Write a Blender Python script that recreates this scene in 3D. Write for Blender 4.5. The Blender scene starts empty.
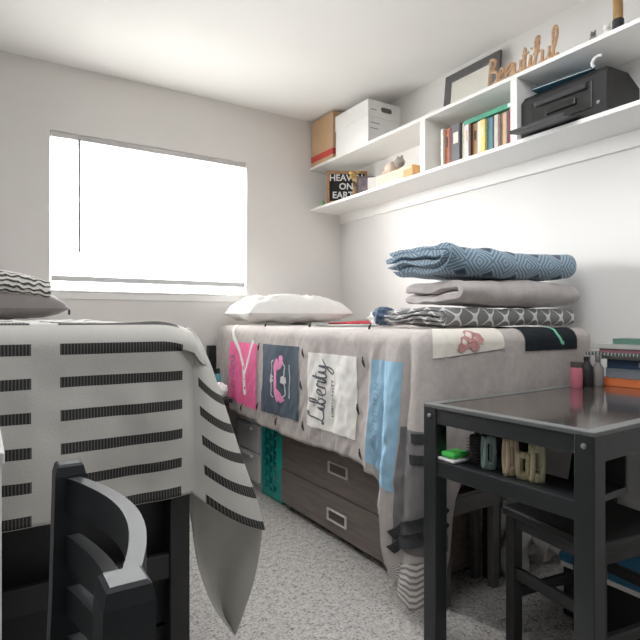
import bpy, bmesh, math, random
from mathutils import Vector, Matrix, noise
random.seed(7)
C = bpy.context.scene.collection
PI = math.pi

# ------------------------------------------------------------------ camera numbers (measured from the photograph)
F = 537.0; YAW = math.radians(32.3); HZ = 319.0; CAMZ = 1.0
FW = (math.sin(YAW), math.cos(YAW)); RT = (math.cos(YAW), -math.sin(YAW))
def at(px, py=None, x=None, y=None, z=None):
    """world point seen at a pixel on the plane x=, y= or z="""
    u = (px-320)/F
    dx, dy = FW[0]+u*RT[0], FW[1]+u*RT[1]
    dz = 0 if py is None else -(py-HZ)/F
    if x is not None: t = x/dx
    elif y is not None: t = y/dy
    else: t = (z-CAMZ)/dz
    return Vector((dx*t, dy*t, CAMZ+dz*t))

# ------------------------------------------------------------------ materials
def S(c):   # sRGB 0-255 -> linear
    return tuple(((v/255)/12.92 if v/255 <= .04045 else ((v/255+.055)/1.055)**2.4) for v in c)+(1,)
def setin(n, k, v):
    if k in n.inputs: n.inputs[k].default_value = v
class NT:
    def __init__(s, name):
        s.m = bpy.data.materials.new(name); s.m.use_nodes = True
        s.t = s.m.node_tree; s.n = s.t.nodes; s.l = s.t.links
        s.b = s.n['Principled BSDF']
    def new(s, t, **k):
        n = s.n.new(t)
        for a, v in k.items(): setattr(n, a, v)
        return n
    def link(s, a, b): s.l.new(a, b)
    def M(s, op, a, b=None, c=None):
        n = s.new('ShaderNodeMath', operation=op)
        for i, v in enumerate((a, b, c)):
            if v is None: continue
            if isinstance(v, (int, float)): n.inputs[i].default_value = v
            else: s.link(v, n.inputs[i])
        return n.outputs[0]
    def mix(s, f, a, b):
        n = s.new('ShaderNodeMix', data_type='RGBA')
        for i, v in ((0, f), (6, a), (7, b)):
            if isinstance(v, (int, float, tuple)): n.inputs[i].default_value = v
            else: s.link(v, n.inputs[i])
        return n.outputs[2]
    def coord(s, which='Object'):
        return s.new('ShaderNodeTexCoord').outputs[which]
    def noise(s, scale, detail=3, rough=.55, vec=None):
        n = s.new('ShaderNodeTexNoise'); n.inputs['Scale'].default_value = scale
        n.inputs['Detail'].default_value = detail; n.inputs['Roughness'].default_value = rough
        s.link(vec if vec is not None else s.coord(), n.inputs['Vector'])
        return n.outputs['Fac']
    def ramp(s, f, stops):
        n = s.new('ShaderNodeValToRGB'); e = n.color_ramp.elements
        while len(e) < len(stops): e.new(.5)
        for i, (p, c) in enumerate(stops): e[i].position = p; e[i].color = c
        s.link(f, n.inputs[0]); return n.outputs[0]
    def bump(s, h, strength=.3, dist=.01):
        n = s.new('ShaderNodeBump'); n.inputs['Strength'].default_value = strength
        n.inputs['Distance'].default_value = dist
        s.link(h, n.inputs['Height']); s.link(n.outputs[0], s.b.inputs['Normal'])
    def xyz(s, which='UV'):
        n = s.new('ShaderNodeSeparateXYZ'); s.link(s.coord(which), n.inputs[0]); return n.outputs
def dk(c, k): return (c[0]*k, c[1]*k, c[2]*k, 1)
_mc = {}
def mat(name, rgb, rough=.6, metal=0, var=.06, scale=30, bump=0, bscale=None, spec=.5, sheen=0, coat=0):
    if name in _mc: return _mc[name]
    t = NT(name); c = S(rgb)
    f = t.noise(scale)
    t.link(t.ramp(f, [(.3, dk(c, 1-var)), (.7, dk(c, 1+var))]), t.b.inputs['Base Color'])
    setin(t.b, 'Roughness', rough); setin(t.b, 'Metallic', metal); setin(t.b, 'Specular IOR Level', spec)
    if sheen: setin(t.b, 'Sheen Weight', sheen)
    if coat: setin(t.b, 'Coat Weight', coat); setin(t.b, 'Coat Roughness', .12)
    if bump: t.bump(t.noise(bscale or scale*4, 4), bump, .004)
    _mc[name] = t.m
    return t.m

def carpet_mat():
    t = NT('shag_carpet')
    v = t.coord()
    n1 = t.noise(42, 5, .8, v); n2 = t.noise(110, 3, .7, v); n3 = t.noise(3.2, 2, .5, v)
    a = t.M('MULTIPLY_ADD', n2, .5, t.M('MULTIPLY', n1, .5))
    col = t.ramp(a, [(.35, S((84, 76, 72))), (.43, S((176, 169, 163))), (.50, S((230, 225, 220))), (.60, S((250, 248, 246)))])
    col = t.mix(t.M('MULTIPLY', n3, .15), col, S((160, 153, 147)))
    t.link(col, t.b.inputs['Base Color']); setin(t.b, 'Roughness', 1); setin(t.b, 'Specular IOR Level', .05)
    t.bump(a, 1.0, .05)
    return t.m
def wood_mat(name, dark, light, rough=.45, scale=(1, 14, 14), coat=0):
    t = NT(name)
    mp = t.new('ShaderNodeMapping'); mp.inputs['Scale'].default_value = scale
    t.link(t.coord(), mp.inputs['Vector'])
    f = t.noise(4.5, 6, .65, mp.outputs[0])
    t.link(t.ramp(f, [(.3, S(dark)), (.7, S(light))]), t.b.inputs['Base Color'])
    setin(t.b, 'Roughness', rough); t.bump(f, .08, .003)
    if coat: setin(t.b, 'Coat Weight', coat); setin(t.b, 'Coat Roughness', .08)
    return t.m
def stripe_mat():
    t = NT('striped_cotton')
    u, v, _ = t.xyz('UV')
    fv = t.M('FRACT', t.M('DIVIDE', t.M('SUBTRACT', .934+.0356+7.12, v), .0712))
    row = t.M('LESS_THAN', t.M('ABSOLUTE', t.M('SUBTRACT', fv, .5)), .165)
    fu = t.M('FRACT', t.M('DIVIDE', t.M('ADD', u, -.145+3.26), .326))
    col = t.M('LESS_THAN', fu, .831)
    ribs = t.M('GREATER_THAN', t.M('SINE', t.M('MULTIPLY', u, 950)), .55)
    m = t.M('MULTIPLY', row, col)
    base = t.mix(t.noise(9), S((178, 175, 169)), S((196, 193, 187)))
    dark = t.mix(t.M('MULTIPLY', ribs, .5), S((44, 44, 44)), S((112, 110, 104)))
    t.link(t.mix(m, base, dark), t.b.inputs['Base Color'])
    setin(t.b, 'Roughness', .95); setin(t.b, 'Specular IOR Level', .1)
    t.bump(t.M('ADD', t.noise(260, 2), t.M('MULTIPLY', m, 1.5)), .25, .003)
    return t.m
def lattice_mat():
    t = NT('lattice_plush')
    u, v, _ = t.xyz('UV')
    cu = t.M('COSINE', t.M('MULTIPLY', u, 68)); cv = t.M('COSINE', t.M('MULTIPLY', v, 68))
    c2 = t.M('MULTIPLY', t.M('COSINE', t.M('MULTIPLY', u, 136)), .38)
    f = t.M('ABSOLUTE', t.M('ADD', t.M('ADD', cu, cv), t.M('MULTIPLY', c2, .3)))
    m = t.M('LESS_THAN', f, .27)
    t.link(t.mix(m, S((104, 104, 104)), S((212, 211, 208))), t.b.inputs['Base Color'])
    setin(t.b, 'Roughness', 1); setin(t.b, 'Sheen Weight', .2); t.bump(t.noise(220, 3), .5, .004)
    return t.m
def geometric_mat():
    t = NT('geometric_blue_plush')
    u, v, _ = t.xyz('UV')
    tu = t.M('ABSOLUTE', t.M('SUBTRACT', t.M('FRACT', t.M('MULTIPLY', u, 7.0)), .5))
    tv = t.M('ABSOLUTE', t.M('SUBTRACT', t.M('FRACT', t.M('MULTIPLY', v, 8.0)), .5))
    d = t.M('ADD', tu, tv)
    band = t.M('GREATER_THAN', t.M('SINE', t.M('ADD', t.M('MULTIPLY', d, 40), t.M('MULTIPLY', t.noise(14, 2), 5))), .1)
    core = t.M('LESS_THAN', d, .2)
    c = t.mix(band, S((84, 110, 132)), S((140, 163, 178)))
    c = t.mix(core, c, S((28, 46, 66)))
    t.link(c, t.b.inputs['Base Color'])
    setin(t.b, 'Roughness', 1); setin(t.b, 'Sheen Weight', .2); t.bump(t.noise(220, 3), .5, .004)
    return t.m
def chevron_mat():
    t = NT('chevron_cotton')
    u, v, _ = t.xyz('UV')
    z = t.M('ABSOLUTE', t.M('SUBTRACT', t.M('FRACT', t.M('MULTIPLY', u, 28)), .5))
    f = t.M('FRACT', t.M('ADD', t.M('MULTIPLY', v, 38), z))
    t.link(t.mix(t.M('LESS_THAN', f, .45), S((196, 192, 188)), S((120, 116, 112))), t.b.inputs['Base Color'])
    setin(t.b, 'Roughness', .95)
    return t.m
def knit_mat():
    t = NT('chunky_knit')
    u, v, _ = t.xyz('UV')
    w = t.M('SINE', t.M('ADD', t.M('MULTIPLY', v, 260), t.M('ADD', t.M('MULTIPLY', t.M('SINE', t.M('MULTIPLY', u, 150)), .9), t.M('MULTIPLY', t.noise(40, 3), 6))))
    t.link(t.mix(t.M('GREATER_THAN', w, .25), S((232, 230, 224)), S((66, 64, 60))), t.b.inputs['Base Color'])
    setin(t.b, 'Roughness', 1); t.bump(w, .6, .006)
    return t.m
def glass_mat():
    t = NT('window_glass')
    tr = t.new('ShaderNodeBsdfTransparent'); gl = t.new('ShaderNodeBsdfGlossy'); gl.inputs['Roughness'].default_value = .02
    mx = t.new('ShaderNodeMixShader'); mx.inputs[0].default_value = .06
    t.link(tr.outputs[0], mx.inputs[1]); t.link(gl.outputs[0], mx.inputs[2])
    t.link(mx.outputs[0], t.n['Material Output'].inputs['Surface'])
    return t.m
def slat_mat(name='blind_vinyl', c=(242, 242, 240), fac=.6):
    t = NT(name)
    d = t.new('ShaderNodeBsdfDiffuse'); d.inputs[0].default_value = S(c)
    tr = t.new('ShaderNodeBsdfTranslucent'); tr.inputs[0].default_value = S(c)
    mx = t.new('ShaderNodeMixShader'); mx.inputs[0].default_value = fac
    t.link(d.outputs[0], mx.inputs[1]); t.link(tr.outputs[0], mx.inputs[2])
    t.link(mx.outputs[0], t.n['Material Output'].inputs['Surface'])
    return t.m

# ------------------------------------------------------------------ mesh helpers
def V(*a): return Vector(a)
class MB:
    def __init__(s): s.bm = bmesh.new(); s.uv = s.bm.loops.layers.uv.new('UVMap')
    def box(s, lo, hi, bev=0, seg=2, rot=None, piv=None):
        lo, hi = Vector(lo), Vector(hi)
        r = bmesh.ops.create_cube(s.bm, size=1)
        vs = r['verts']; c = (lo+hi)/2; d = hi-lo
        for v in vs: v.co = Vector((v.co.x*d.x, v.co.y*d.y, v.co.z*d.z))+c
        if bev:
            es = list({e for v in vs for e in v.link_edges})
            r = bmesh.ops.bevel(s.bm, geom=es, offset=min(bev, min(d)*.49), segments=seg, affect='EDGES', profile=.5)
            vs = list({v for f in r['faces'] for v in f.verts} | {v for v in vs if v.is_valid})
        if rot is not None:
            p = Vector(piv) if piv is not None else c
            for v in vs: v.co = p + rot @ (v.co-p)
        return s
    def tube(s, pts, r, n=8, cap=True, flat=1.0):
        pts = [Vector(p) for p in pts]; rings = []
        k = len(pts); up = None
        for i, p in enumerate(pts):
            t = (pts[min(i+1, k-1)]-pts[max(i-1, 0)]).normalized()
            if up is None:
                up = Vector((0, 0, 1)) if abs(t.z) < .9 else Vector((1, 0, 0))
            a = t.cross(up)
            if a.length < 1e-5: a = t.orthogonal()
            a.normalize(); b = a.cross(t).normalized(); up = b
            rr = r[i] if isinstance(r, (list, tuple)) else r
            rings.append([s.bm.verts.new(p+a*math.cos(2*PI*j/n)*rr*flat+b*math.sin(2*PI*j/n)*rr) for j in range(n)])
        for A, B in zip(rings, rings[1:]):
            for j in range(n): s.bm.faces.new((A[j], A[(j+1) % n], B[(j+1) % n], B[j]))
        if cap: s.bm.faces.new(rings[0][::-1]); s.bm.faces.new(rings[-1])
        return s
    def bar(s, pts, w, h, side):
        """rectangular bar along pts, `side` = direction of width w"""
        pts = [Vector(p) for p in pts]; rings = []; k = len(pts)
        for i, p in enumerate(pts):
            t = (pts[min(i+1, k-1)]-pts[max(i-1, 0)]).normalized()
            b = Vector(side); b = (b-t*b.dot(t)).normalized(); a = t.cross(b)
            rings.append([s.bm.verts.new(p+b*w/2*q+a*h/2*e) for q, e in ((1, 1), (-1, 1), (-1, -1), (1, -1))])
        for A, B in zip(rings, rings[1:]):
            for j in range(4): s.bm.faces.new((A[j], A[(j+1) % 4], B[(j+1) % 4], B[j]))
        s.bm.faces.new(rings[0][::-1]); s.bm.faces.new(rings[-1])
        return s
    def lathe(s, prof, c=(0, 0, 0), n=24, sx=1, sy=1):
        c = Vector(c); rings = []
        for r, z in prof:
            if r < 1e-6: rings.append([s.bm.verts.new(c+V(0, 0, z))])
            else: rings.append([s.bm.verts.new(c+V(math.cos(2*PI*j/n)*r*sx, math.sin(2*PI*j/n)*r*sy, z)) for j in range(n)])
        for A, B in zip(rings, rings[1:]):
            for j in range(n):
                q = [A[j % len(A)], A[(j+1) % len(A)], B[(j+1) % len(B)], B[j % len(B)]]
                u = list(dict.fromkeys(q))
                if len(u) > 2: s.bm.faces.new(u)
        for R, rev in ((rings[0], True), (rings[-1], False)):
            if len(R) > 2: s.bm.faces.new(R[::-1] if rev else R)
        return s
    def grid(s, fn, nu, nv, uvfn=None, closed=False):
        g = [[s.bm.verts.new(fn(i, j)) for j in range(nv)] for i in range(nu)]
        for i in range(nu if closed else nu-1):
            for j in range(nv-1):
                ii = (i+1) % nu
                f = s.bm.faces.new((g[i][j], g[ii][j], g[ii][j+1], g[i][j+1]))
                if uvfn:
                    for lp, (a, b) in zip(f.loops, ((i, j), (i+1, j), (i+1, j+1), (i, j+1))):
                        lp[s.uv].uv = uvfn(a, b)
        return g
    def blob(s, c, r, amp=.12, freq=3, sub=3, seed=0, zmin=None):
        c = Vector(c); r = Vector(r)
        res = bmesh.ops.create_icosphere(s.bm, subdivisions=sub, radius=1)
        for v in res['verts']:
            d = v.co.normalized(); k = 1+amp*noise.noise(d*freq+V(seed*7.1, seed*3.3, 0))*2
            v.co = c+Vector((d.x*r.x, d.y*r.y, d.z*r.z))*k
            if zmin is not None and v.co.z < zmin: v.co.z = zmin
        return s
    def done(s, name, m, parent=None, smooth=None, solid=0, norm=True):
        if norm: bmesh.ops.recalc_face_normals(s.bm, faces=s.bm.faces)
        me = bpy.data.meshes.new(name); s.bm.to_mesh(me); s.bm.free()
        o = bpy.data.objects.new(name, me); C.objects.link(o)
        me.materials.append(m)
        if smooth is not None:
            for p in me.polygons: p.use_smooth = True
            me.update()
            bpy_set_sharp(me, smooth)
        if solid:
            md = o.modifiers.new('thick', 'SOLIDIFY'); md.thickness = solid; md.offset = -1
        if parent is not None:
            o.parent = parent
            o.matrix_parent_inverse = parent.matrix_world.inverted() if parent.type != 'EMPTY' else Matrix.Translation(-parent.location)
        return o
def bpy_set_sharp(me, deg):
    bm = bmesh.new(); bm.from_mesh(me); a = math.radians(deg)
    for e in bm.edges:
        if len(e.link_faces) == 2 and e.calc_face_angle(0) > a: e.smooth = False
    bm.to_mesh(me); bm.free()
def empty(name, label, cat, loc, group=None):
    o = bpy.data.objects.new(name, None); C.objects.link(o)
    o.location = loc; o.empty_display_size = .05
    return tag(o, label, cat, group)
def tag(o, label, cat, group=None):
    o['label'] = label; o['category'] = cat
    if group: o['group'] = group
    return o
def struct(o): o['kind'] = 'structure'; return o
def part_label(o, l): o['label'] = l; return o
def RZ(d): return Matrix.Rotation(math.radians(d), 3, 'Z')
def spin(root, deg):
    root.rotation_euler.z = math.radians(deg)
def interp(tab, x):
    if x <= tab[0][0]: return tab[0][1]
    for (a, b), (c, d) in zip(tab, tab[1:]):
        if x <= c:
            t = (x-a)/(c-a); return b+(d-b)*t
    return tab[-1][1]
def sinterp(tab, x):   # smooth steps between table entries
    if x <= tab[0][0]: return tab[0][1]
    for (a, b), (c, d) in zip(tab, tab[1:]):
        if x <= c:
            t = (x-a)/(c-a); t = t*t*(3-2*t); return b+(d-b)*t
    return tab[-1][1]
def crom(P, n=8):
    P = [Vector(p) for p in P]; out = []
    for i in range(len(P)-1):
        a, b, c, d = P[max(i-1, 0)], P[i], P[i+1], P[min(i+2, len(P)-1)]
        for k in range(n):
            t = k/n
            out.append(.5*((2*b)+(c-a)*t+(2*a-5*b+4*c-d)*t*t+(3*b-a-3*c+d)*t**3))
    out.append(P[-1]); return out
def text_geo(body, size, shear=0, spacing=1, bold=0):
    cu = bpy.data.curves.new('lettering', 'FONT'); cu.body = body; cu.size = size; cu.shear = shear
    cu.space_character = spacing; cu.align_x = 'CENTER'; cu.align_y = 'CENTER'; cu.fill_mode = 'FRONT'; cu.offset = bold
    cu.resolution_u = 3
    o = bpy.data.objects.new('lettering', cu); C.objects.link(o)
    dg = bpy.context.evaluated_depsgraph_get(); ev = o.evaluated_get(dg); me = ev.to_mesh()
    vs = [v.co.copy() for v in me.vertices]; fs = [tuple(p.vertices) for p in me.polygons]
    ev.to_mesh_clear(); bpy.data.objects.remove(o); bpy.data.curves.remove(cu)
    return vs, fs
def add_text(mb, body, size, fn, **k):
    vs, fs = text_geo(body, size, **k)
    bv = [mb.bm.verts.new(fn(v.x, v.y)) for v in vs]
    for f in fs:
        try: mb.bm.faces.new([bv[i] for i in f])
        except ValueError: pass
    return mb

# ------------------------------------------------------------------ shared materials
M_wall = mat('warm_white_paint', (226, 222, 218), .85, var=.015, scale=3, bump=.12, bscale=160, spec=.2)
M_wallr = mat('bright_white_paint', (233, 231, 228), .8, var=.012, scale=3, bump=.1, bscale=160, spec=.2)
M_ceil = mat('ceiling_paint', (238, 236, 233), .9, var=.01, scale=3, bump=.15, bscale=120, spec=.1)
M_trim = mat('white_gloss_paint', (238, 236, 232), .45, var=.01)
M_shelf = mat('white_board', (236, 234, 230), .5, var=.012)
M_vinyl = mat('white_vinyl', (238, 238, 238), .4, var=.01)
M_black = mat('black_stain_wood', (12, 12, 13), .55, var=.12, scale=12, bump=.05)
M_desk = mat('charcoal_stain_wood', (21, 26, 28), .45, var=.12, scale=12, bump=.05)
M_deskedge = mat('sheen_charcoal_edge', (92, 94, 93), .45, var=.1, scale=20)  # rim kept lighter: reflected light painted into its colour
M_chair = mat('charcoal_chair_paint', (38, 41, 44), .6, var=.08, scale=10, spec=.3)
M_chrome = mat('brushed_chrome', (205, 205, 203), .25, 1, var=.03)
M_screw = mat('steel_screw', (190, 190, 190), .3, 1, var=.03)
M_void = mat('near_black_plastic', (14, 14, 15), .7, var=.1)
M_white = mat('white_plastic', (228, 228, 226), .4, var=.015)
M_quilt = mat('grey_jersey', (178, 170, 166), .95, var=.08, scale=45, bump=.25, bscale=300, spec=.1)
M_white_cot = mat('white_cotton', (240, 238, 235), .95, var=.02, scale=20, bump=.15, bscale=200, spec=.1)

# ------------------------------------------------------------------ room shell
XR, YW, H = 2.31, 3.35, 2.44
XL, YB = -.95, -1.9
struct(MB().box((XL-.1, YB-.1, -.08), (XR+.1, YW+.1, 0)).done('floor', carpet_mat()))
struct(MB().box((XL-.1, YB-.1, H), (XR+.1, YW+.1, H+.08)).done('ceiling', M_ceil))
struct(MB().box((XR, YB-.1, 0), (XR+.1, YW+.1, H)).done('wall_right', M_wallr))
struct(MB().box((XL-.1, YB-.1, 0), (XL, YW+.1, H)).done('wall_left', mat('bounce_cut_grey', (118, 120, 122), .85, var=.02, scale=3)))  # unseen left and back walls toned dark to cut bounce light
struct(MB().box((XL, YB-.1, 0), (XR, YB, H)).done('wall_back', mat('bounce_cut_grey', (118, 120, 122), .85, var=.02, scale=3)))
WX0, WX1, WZ0, WZ1 = .328, 1.529, 1.165, 2.062
w = MB()
w.box((XL, YW, 0), (WX0, YW+.14, H)).box((WX1, YW, 0), (XR, YW+.14, H))
w.box((WX0, YW, 0), (WX1, YW+.14, WZ0)).box((WX0, YW, WZ1), (WX1, YW+.14, H))
struct(w.done('wall_window', M_wall))
wn = empty('window_1', 'white framed sliding window washed out by daylight', 'window', (WX0, YW+.1, WZ0)); struct(wn)
f = MB()
for a, b in (((WX0, WZ0), (WX1, WZ0+.045)), ((WX0, WZ1-.045), (WX1, WZ1)), ((WX0, WZ0+.0455), (WX0+.045, WZ1-.0455)), ((WX1-.045, WZ0+.0455), (WX1, WZ1-.0455))):
    f.box((a[0], YW+.075, a[1]), (b[0], YW+.125, b[1]), .004)
MV2 = slat_mat('translucent_vinyl', (244, 244, 243)); f.done('window_frame', MV2, wn)
xm = (WX0+WX1)/2
MB().box((xm-.02, YW+.08, WZ0+.045), (xm+.02, YW+.12, WZ1-.045), .004).done('meeting_stile', MV2, wn)
gm = glass_mat()
for a, b in ((WX0+.045, xm-.02), (xm+.02, WX1-.045)):
    MB().box((a, YW+.1, WZ0+.045), (b, YW+.104, WZ1-.045)).done('pane', gm, wn)
s = MB().box((WX0-.02, YW-.016, WZ0-.012), (WX1+.02, YW+.075, WZ0), .004)
s.box((WX0-.005, YW-.01, WZ0-.052), (WX1+.005, YW-.0005, WZ0-.012), .003)
struct(s.done('trim_1', M_trim))
struct(MB().box((XR-.014, YB, 0), (XR-.0005, YW-.0005, .085), .004).done('baseboard_right', M_trim))
struct(MB().box((XL, YW-.014, 0), (XR-.015, YW-.0005, .085), .004).done('baseboard_window', M_trim))

# window blind
bl = empty('window_blind', 'white slatted blind lowered over the bright window', 'blind', (xm, YW+.03, WZ1))
MB().box((WX0+.004, YW+.006, WZ1-.034), (WX1-.004, YW+.045, WZ1-.001), .003).done('headrail', mat('pale_grey_rail', (190, 188, 186), .5), bl)
sl = MB(); zs = WZ1-.05; sm = slat_mat()
while zs > WZ0+.10:
    R = Matrix.Rotation(math.radians(2), 3, 'X')
    sl.box((WX0+.008, YW+.014, zs-.0006), (WX1-.008, YW+.038, zs+.0006), rot=R); zs -= .022
sl.done('slats', sm, bl)
MB().box((WX0+.008, YW+.012, WZ0+.052), (WX1-.008, YW+.038, WZ0+.082), .003).done('bottom_rail', slat_mat('grey_rail', (190, 190, 190), .12), bl)
MB().tube([(WX0+.152, YW-.002, WZ1-.03), (WX0+.152, YW-.006, WZ1-.68)], .007, 8).done('tilt_wand', mat('grey_wand', (128, 128, 128), .5), bl)
for xx in (WX0+.3, WX1-.3):
    MB().tube([(xx, YW+.011, WZ1-.03), (xx, YW+.011, WZ0+.06)], .0008, 4).done('lift_cord', M_vinyl, bl)

# ------------------------------------------------------------------ wall shelf unit
XF = 2.03; Z1, Z2, ST = 1.80, 2.10, .018
sh = empty('wall_shelf', 'long white two-tier shelf unit fixed high on the wall', 'shelf', (2.17, 2.0, Z1))
MB().box((XF, .35, Z1-ST), (XR-.001, YW-.001, Z1), .001).done('lower_board', M_shelf, sh)
MB().box((XF, .35, Z2-ST), (XR-.001, YW-.001, Z2), .001).done('upper_board', M_shelf, sh)
for ya, yb in ((2.15, 2.19), (1.562, 1.597)):
    MB().box((XF+.001, ya, Z1), (XR-.001, yb, Z2-ST), .001).done('divider', M_shelf, sh)
MB().box((XF+.001, .35, Z1), (XR-.001, .385, Z2-ST), .001).done('divider', M_shelf, sh)
MB().box((XR-.02, .35, Z1-ST-.068), (XR-.001, YW-.001, Z1-ST), .002).done('wall_cleat', M_shelf, sh)

# --- boxes on the upper board
M_card = mat('brown_cardboard', (196, 160, 122), .85, var=.04, scale=14)
cb = empty('cardboard_box', 'brown cardboard box with a red stripe at the end of the top shelf', 'box', (2.17, 3.2, Z2))
MB().box((2.035, 3.055, Z2), (2.29, 3.335, 2.425), .003).done('carton', M_card, cb)
MB().box((2.0335, 3.0535, Z2+.03), (2.2915, 3.3365, Z2+.072)).done('stripe', mat('red_print', (186, 52, 44), .8), cb)
MB().box((2.0345, 3.19, 2.425), (2.29, 3.20, 2.4255)).done('tape_seam', mat('packing_tape', (160, 122, 84), .4), cb)
wb = empty('storage_box', 'white lidded storage box with an oval hand hole next to the cardboard box', 'box', (2.17, 2.84, Z2))
M_wcard = mat('white_card', (240, 239, 237), .7, var=.012)
MB().box((2.042, 2.668, Z2), (2.30, 3.03, Z2+.25), .003).done('carton', M_wcard, wb)
MB().box((2.039, 2.665, Z2+.17), (2.304, 3.034, Z2+.275), .004).done('lid', M_wcard, wb)
hh = MB()
hz = Z2+.225
for k in (0,):
    pts = [(2.185+.016*math.cos(a)+(.028 if math.cos(a) > 0 else -.028), 2.6642, hz+.016*math.sin(a)) for a in [2*PI*i/24 for i in range(24)]]
    hh.bm.faces.new([hh.bm.verts.new(p) for p in pts])
hh.done('hand_hole', mat('hole_grey', (96, 90, 84), .8), wb)
for (za, xa, xb) in ((Z2+.212, 2.06, 2.105), (Z2+.13, 2.06, 2.13), (Z2+.095, 2.06, 2.12)):
    yl = 2.6668 if za < Z2+.17 else 2.6638
    MB().box((xa, yl, za), (xb, yl+.002, za+.004)).done('printed_line', mat('grey_ink', (110, 108, 106), .8), wb)

# --- black picture frame leaning on the wall
pf = empty('picture_frame', 'charcoal picture frame leaning against the wall on the top shelf', 'picture frame', (2.24, 2.04, Z2))
fr = MB(); fy0, fy1, fz0, fz1 = 1.85, 2.24, Z2+.001, Z2+.298
Rl = Matrix.Rotation(math.radians(6), 3, 'Y'); pv = (2.262, 2.0, Z2)
for a, b in (((fy0, fz0), (fy1, fz0+.05)), ((fy0, fz1-.05), (fy1, fz1)), ((fy0, fz0), (fy0+.05, fz1)), ((fy1-.05, fz0), (fy1, fz1))):
    fr.box((2.244, a[0], a[1]), (2.262, b[0], b[1]), .004, rot=Rl, piv=pv)
fr.done('frame', mat('charcoal_frame', (84, 84, 84), .5, var=.15), pf)
MB().box((2.25, fy0+.035, fz0+.035), (2.256, fy1-.035, fz1-.035), rot=Rl, piv=pv).done('picture', mat('pale_print', (224, 222, 210), .5, var=.05, scale=8), pf)

# --- wooden script sign
sg = MB()
glyphs = [  # (advance, strokes) in x-heights
 (1.15, [[(.15, 0), (.25, .9), (.4, 1.9)], [(.45, 2.05), (.95, 1.8), (.75, 1.25), (.4, 1.05), (.95, .95), (1.05, .4), (.6, 0), (1.1, .1)]]),
 (.75, [[(0, .25), (.35, .5), (.6, .8), (.35, 1), (.12, .55), (.3, .05), (.75, .2)]]),
 (.85, [[(.75, .9), (.4, 1), (.1, .5), (.3, .02), (.65, .35), (.75, .9), (.7, .2), (.85, .1)]]),
 (.9, [[(0, .2), (.12, .95), (.12, .25), (.35, .02), (.65, .35), (.72, .95), (.7, .2), (.9, .1)]]),
 (.6, [[(0, .1), (.3, 1.7), (.2, .3), (.4, .02), (.6, .2)], [(.02, 1.15), (.6, 1.25)]]),
 (.45, [[(0, .1), (.2, .95), (.18, .2), (.45, .1)], [(.26, 1.35), (.3, 1.45)]]),
 (.7, [[(0, .1), (.45, 1.3), (.5, 2.0), (.25, 1.8), (.2, .8), (.15, -.0)], [(.0, .9), (.6, 1.0)]]),
 (.9, [[(0, .2), (.12, .95), (.12, .25), (.35, .02), (.65, .35), (.72, .95), (.7, .2), (.9, .1)]]),
 (.6, [[(0, .1), (.5, 1.4), (.45, 2.1), (.2, 1.9), (.18, .5), (.35, .02), (.6, .25)]]),
]
XH = .066; SX = 2.06; yy = at(487.5, x=SX).y
flow = []
for adv, strokes in glyphs:
    for k, st in enumerate(strokes):
        P_ = [(SX+.0015*math.sin(q[1]*3), yy-q[0]*XH*.82, Z2+.0105+max(q[1], 0)*XH*.92) for q in st]
        cross = len(st) == 2
        if cross: sg.tube(P_, .006, 6)
        else: flow += P_
    yy -= adv*XH*.82
sg.tube(crom(flow, 5), .0068, 8)
sg.box((SX-.006, yy, Z2), (SX+.008, at(487.5, x=SX).y, Z2+.008))
tag(sg.done('script_sign', wood_mat('natural_birch_ply', (140, 100, 68), (204, 164, 122), .6), smooth=50), 'natural wood cut-out script word sign on the top shelf', 'sign')

# --- little things near the end of the top shelf
def figurine(name, label, x, y, h, m, m2):
    o = empty(name, label, 'figurine', (x, y, Z2))
    MB().lathe([(0, 0), (h*.32, 0), (h*.36, h*.2), (h*.3, h*.5), (h*.16, h*.62), (0, h*.66)], (x, y, Z2), 16).done('body', m, o, 40)
    hd = MB().blob((x-.004, y, Z2+h*.76), (h*.22, h*.22, h*.22), .05, 2, 2)
    for q in (-1, 1): hd.blob((x-.002, y+q*h*.15, Z2+h*.98), (h*.07, h*.07, h*.11), .02, 2, 2)
    hd.done('head', m2, o, 60)
figurine('animal_figurine', 'small grey animal figurine on the top shelf', 2.075, 1.232, .05, mat('grey_ceramic', (120, 120, 118), .4), mat('dark_grey_ceramic', (84, 84, 82), .4))
figurine('animal_figurine', 'small white animal figurine with a dark base on the top shelf', 2.09, 1.185, .062, mat('white_ceramic', (222, 220, 216), .35), mat('white_ceramic', (222, 220, 216), .35))
bt = empty('amber_bottle', 'tall amber bottle with a black base on the top shelf', 'bottle', (2.08, 1.137, Z2))
MB().lathe([(0, 0), (.021, 0), (.021, .05), (.0195, .055), (0, .055)], (2.08, 1.137, Z2), 20).done('base', M_void, bt, 40)
MB().lathe([(0, .055), (.018, .055), (.018, .15), (.009, .18), (.009, .21), (0, .21)], (2.08, 1.137, Z2), 20).done('bottle_body', mat('amber_glass', (150, 112, 62), .2, var=.1), bt, 40)
pb = MB().blob((2.07, 1.09, Z2+.012), (.012, .014, .012), .1, 2, 2, zmin=Z2)
tag(pb.done('pebble', mat('dark_stone', (74, 70, 66), .6), smooth=60), 'tiny dark stone beside the amber bottle', 'stone')

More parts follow.
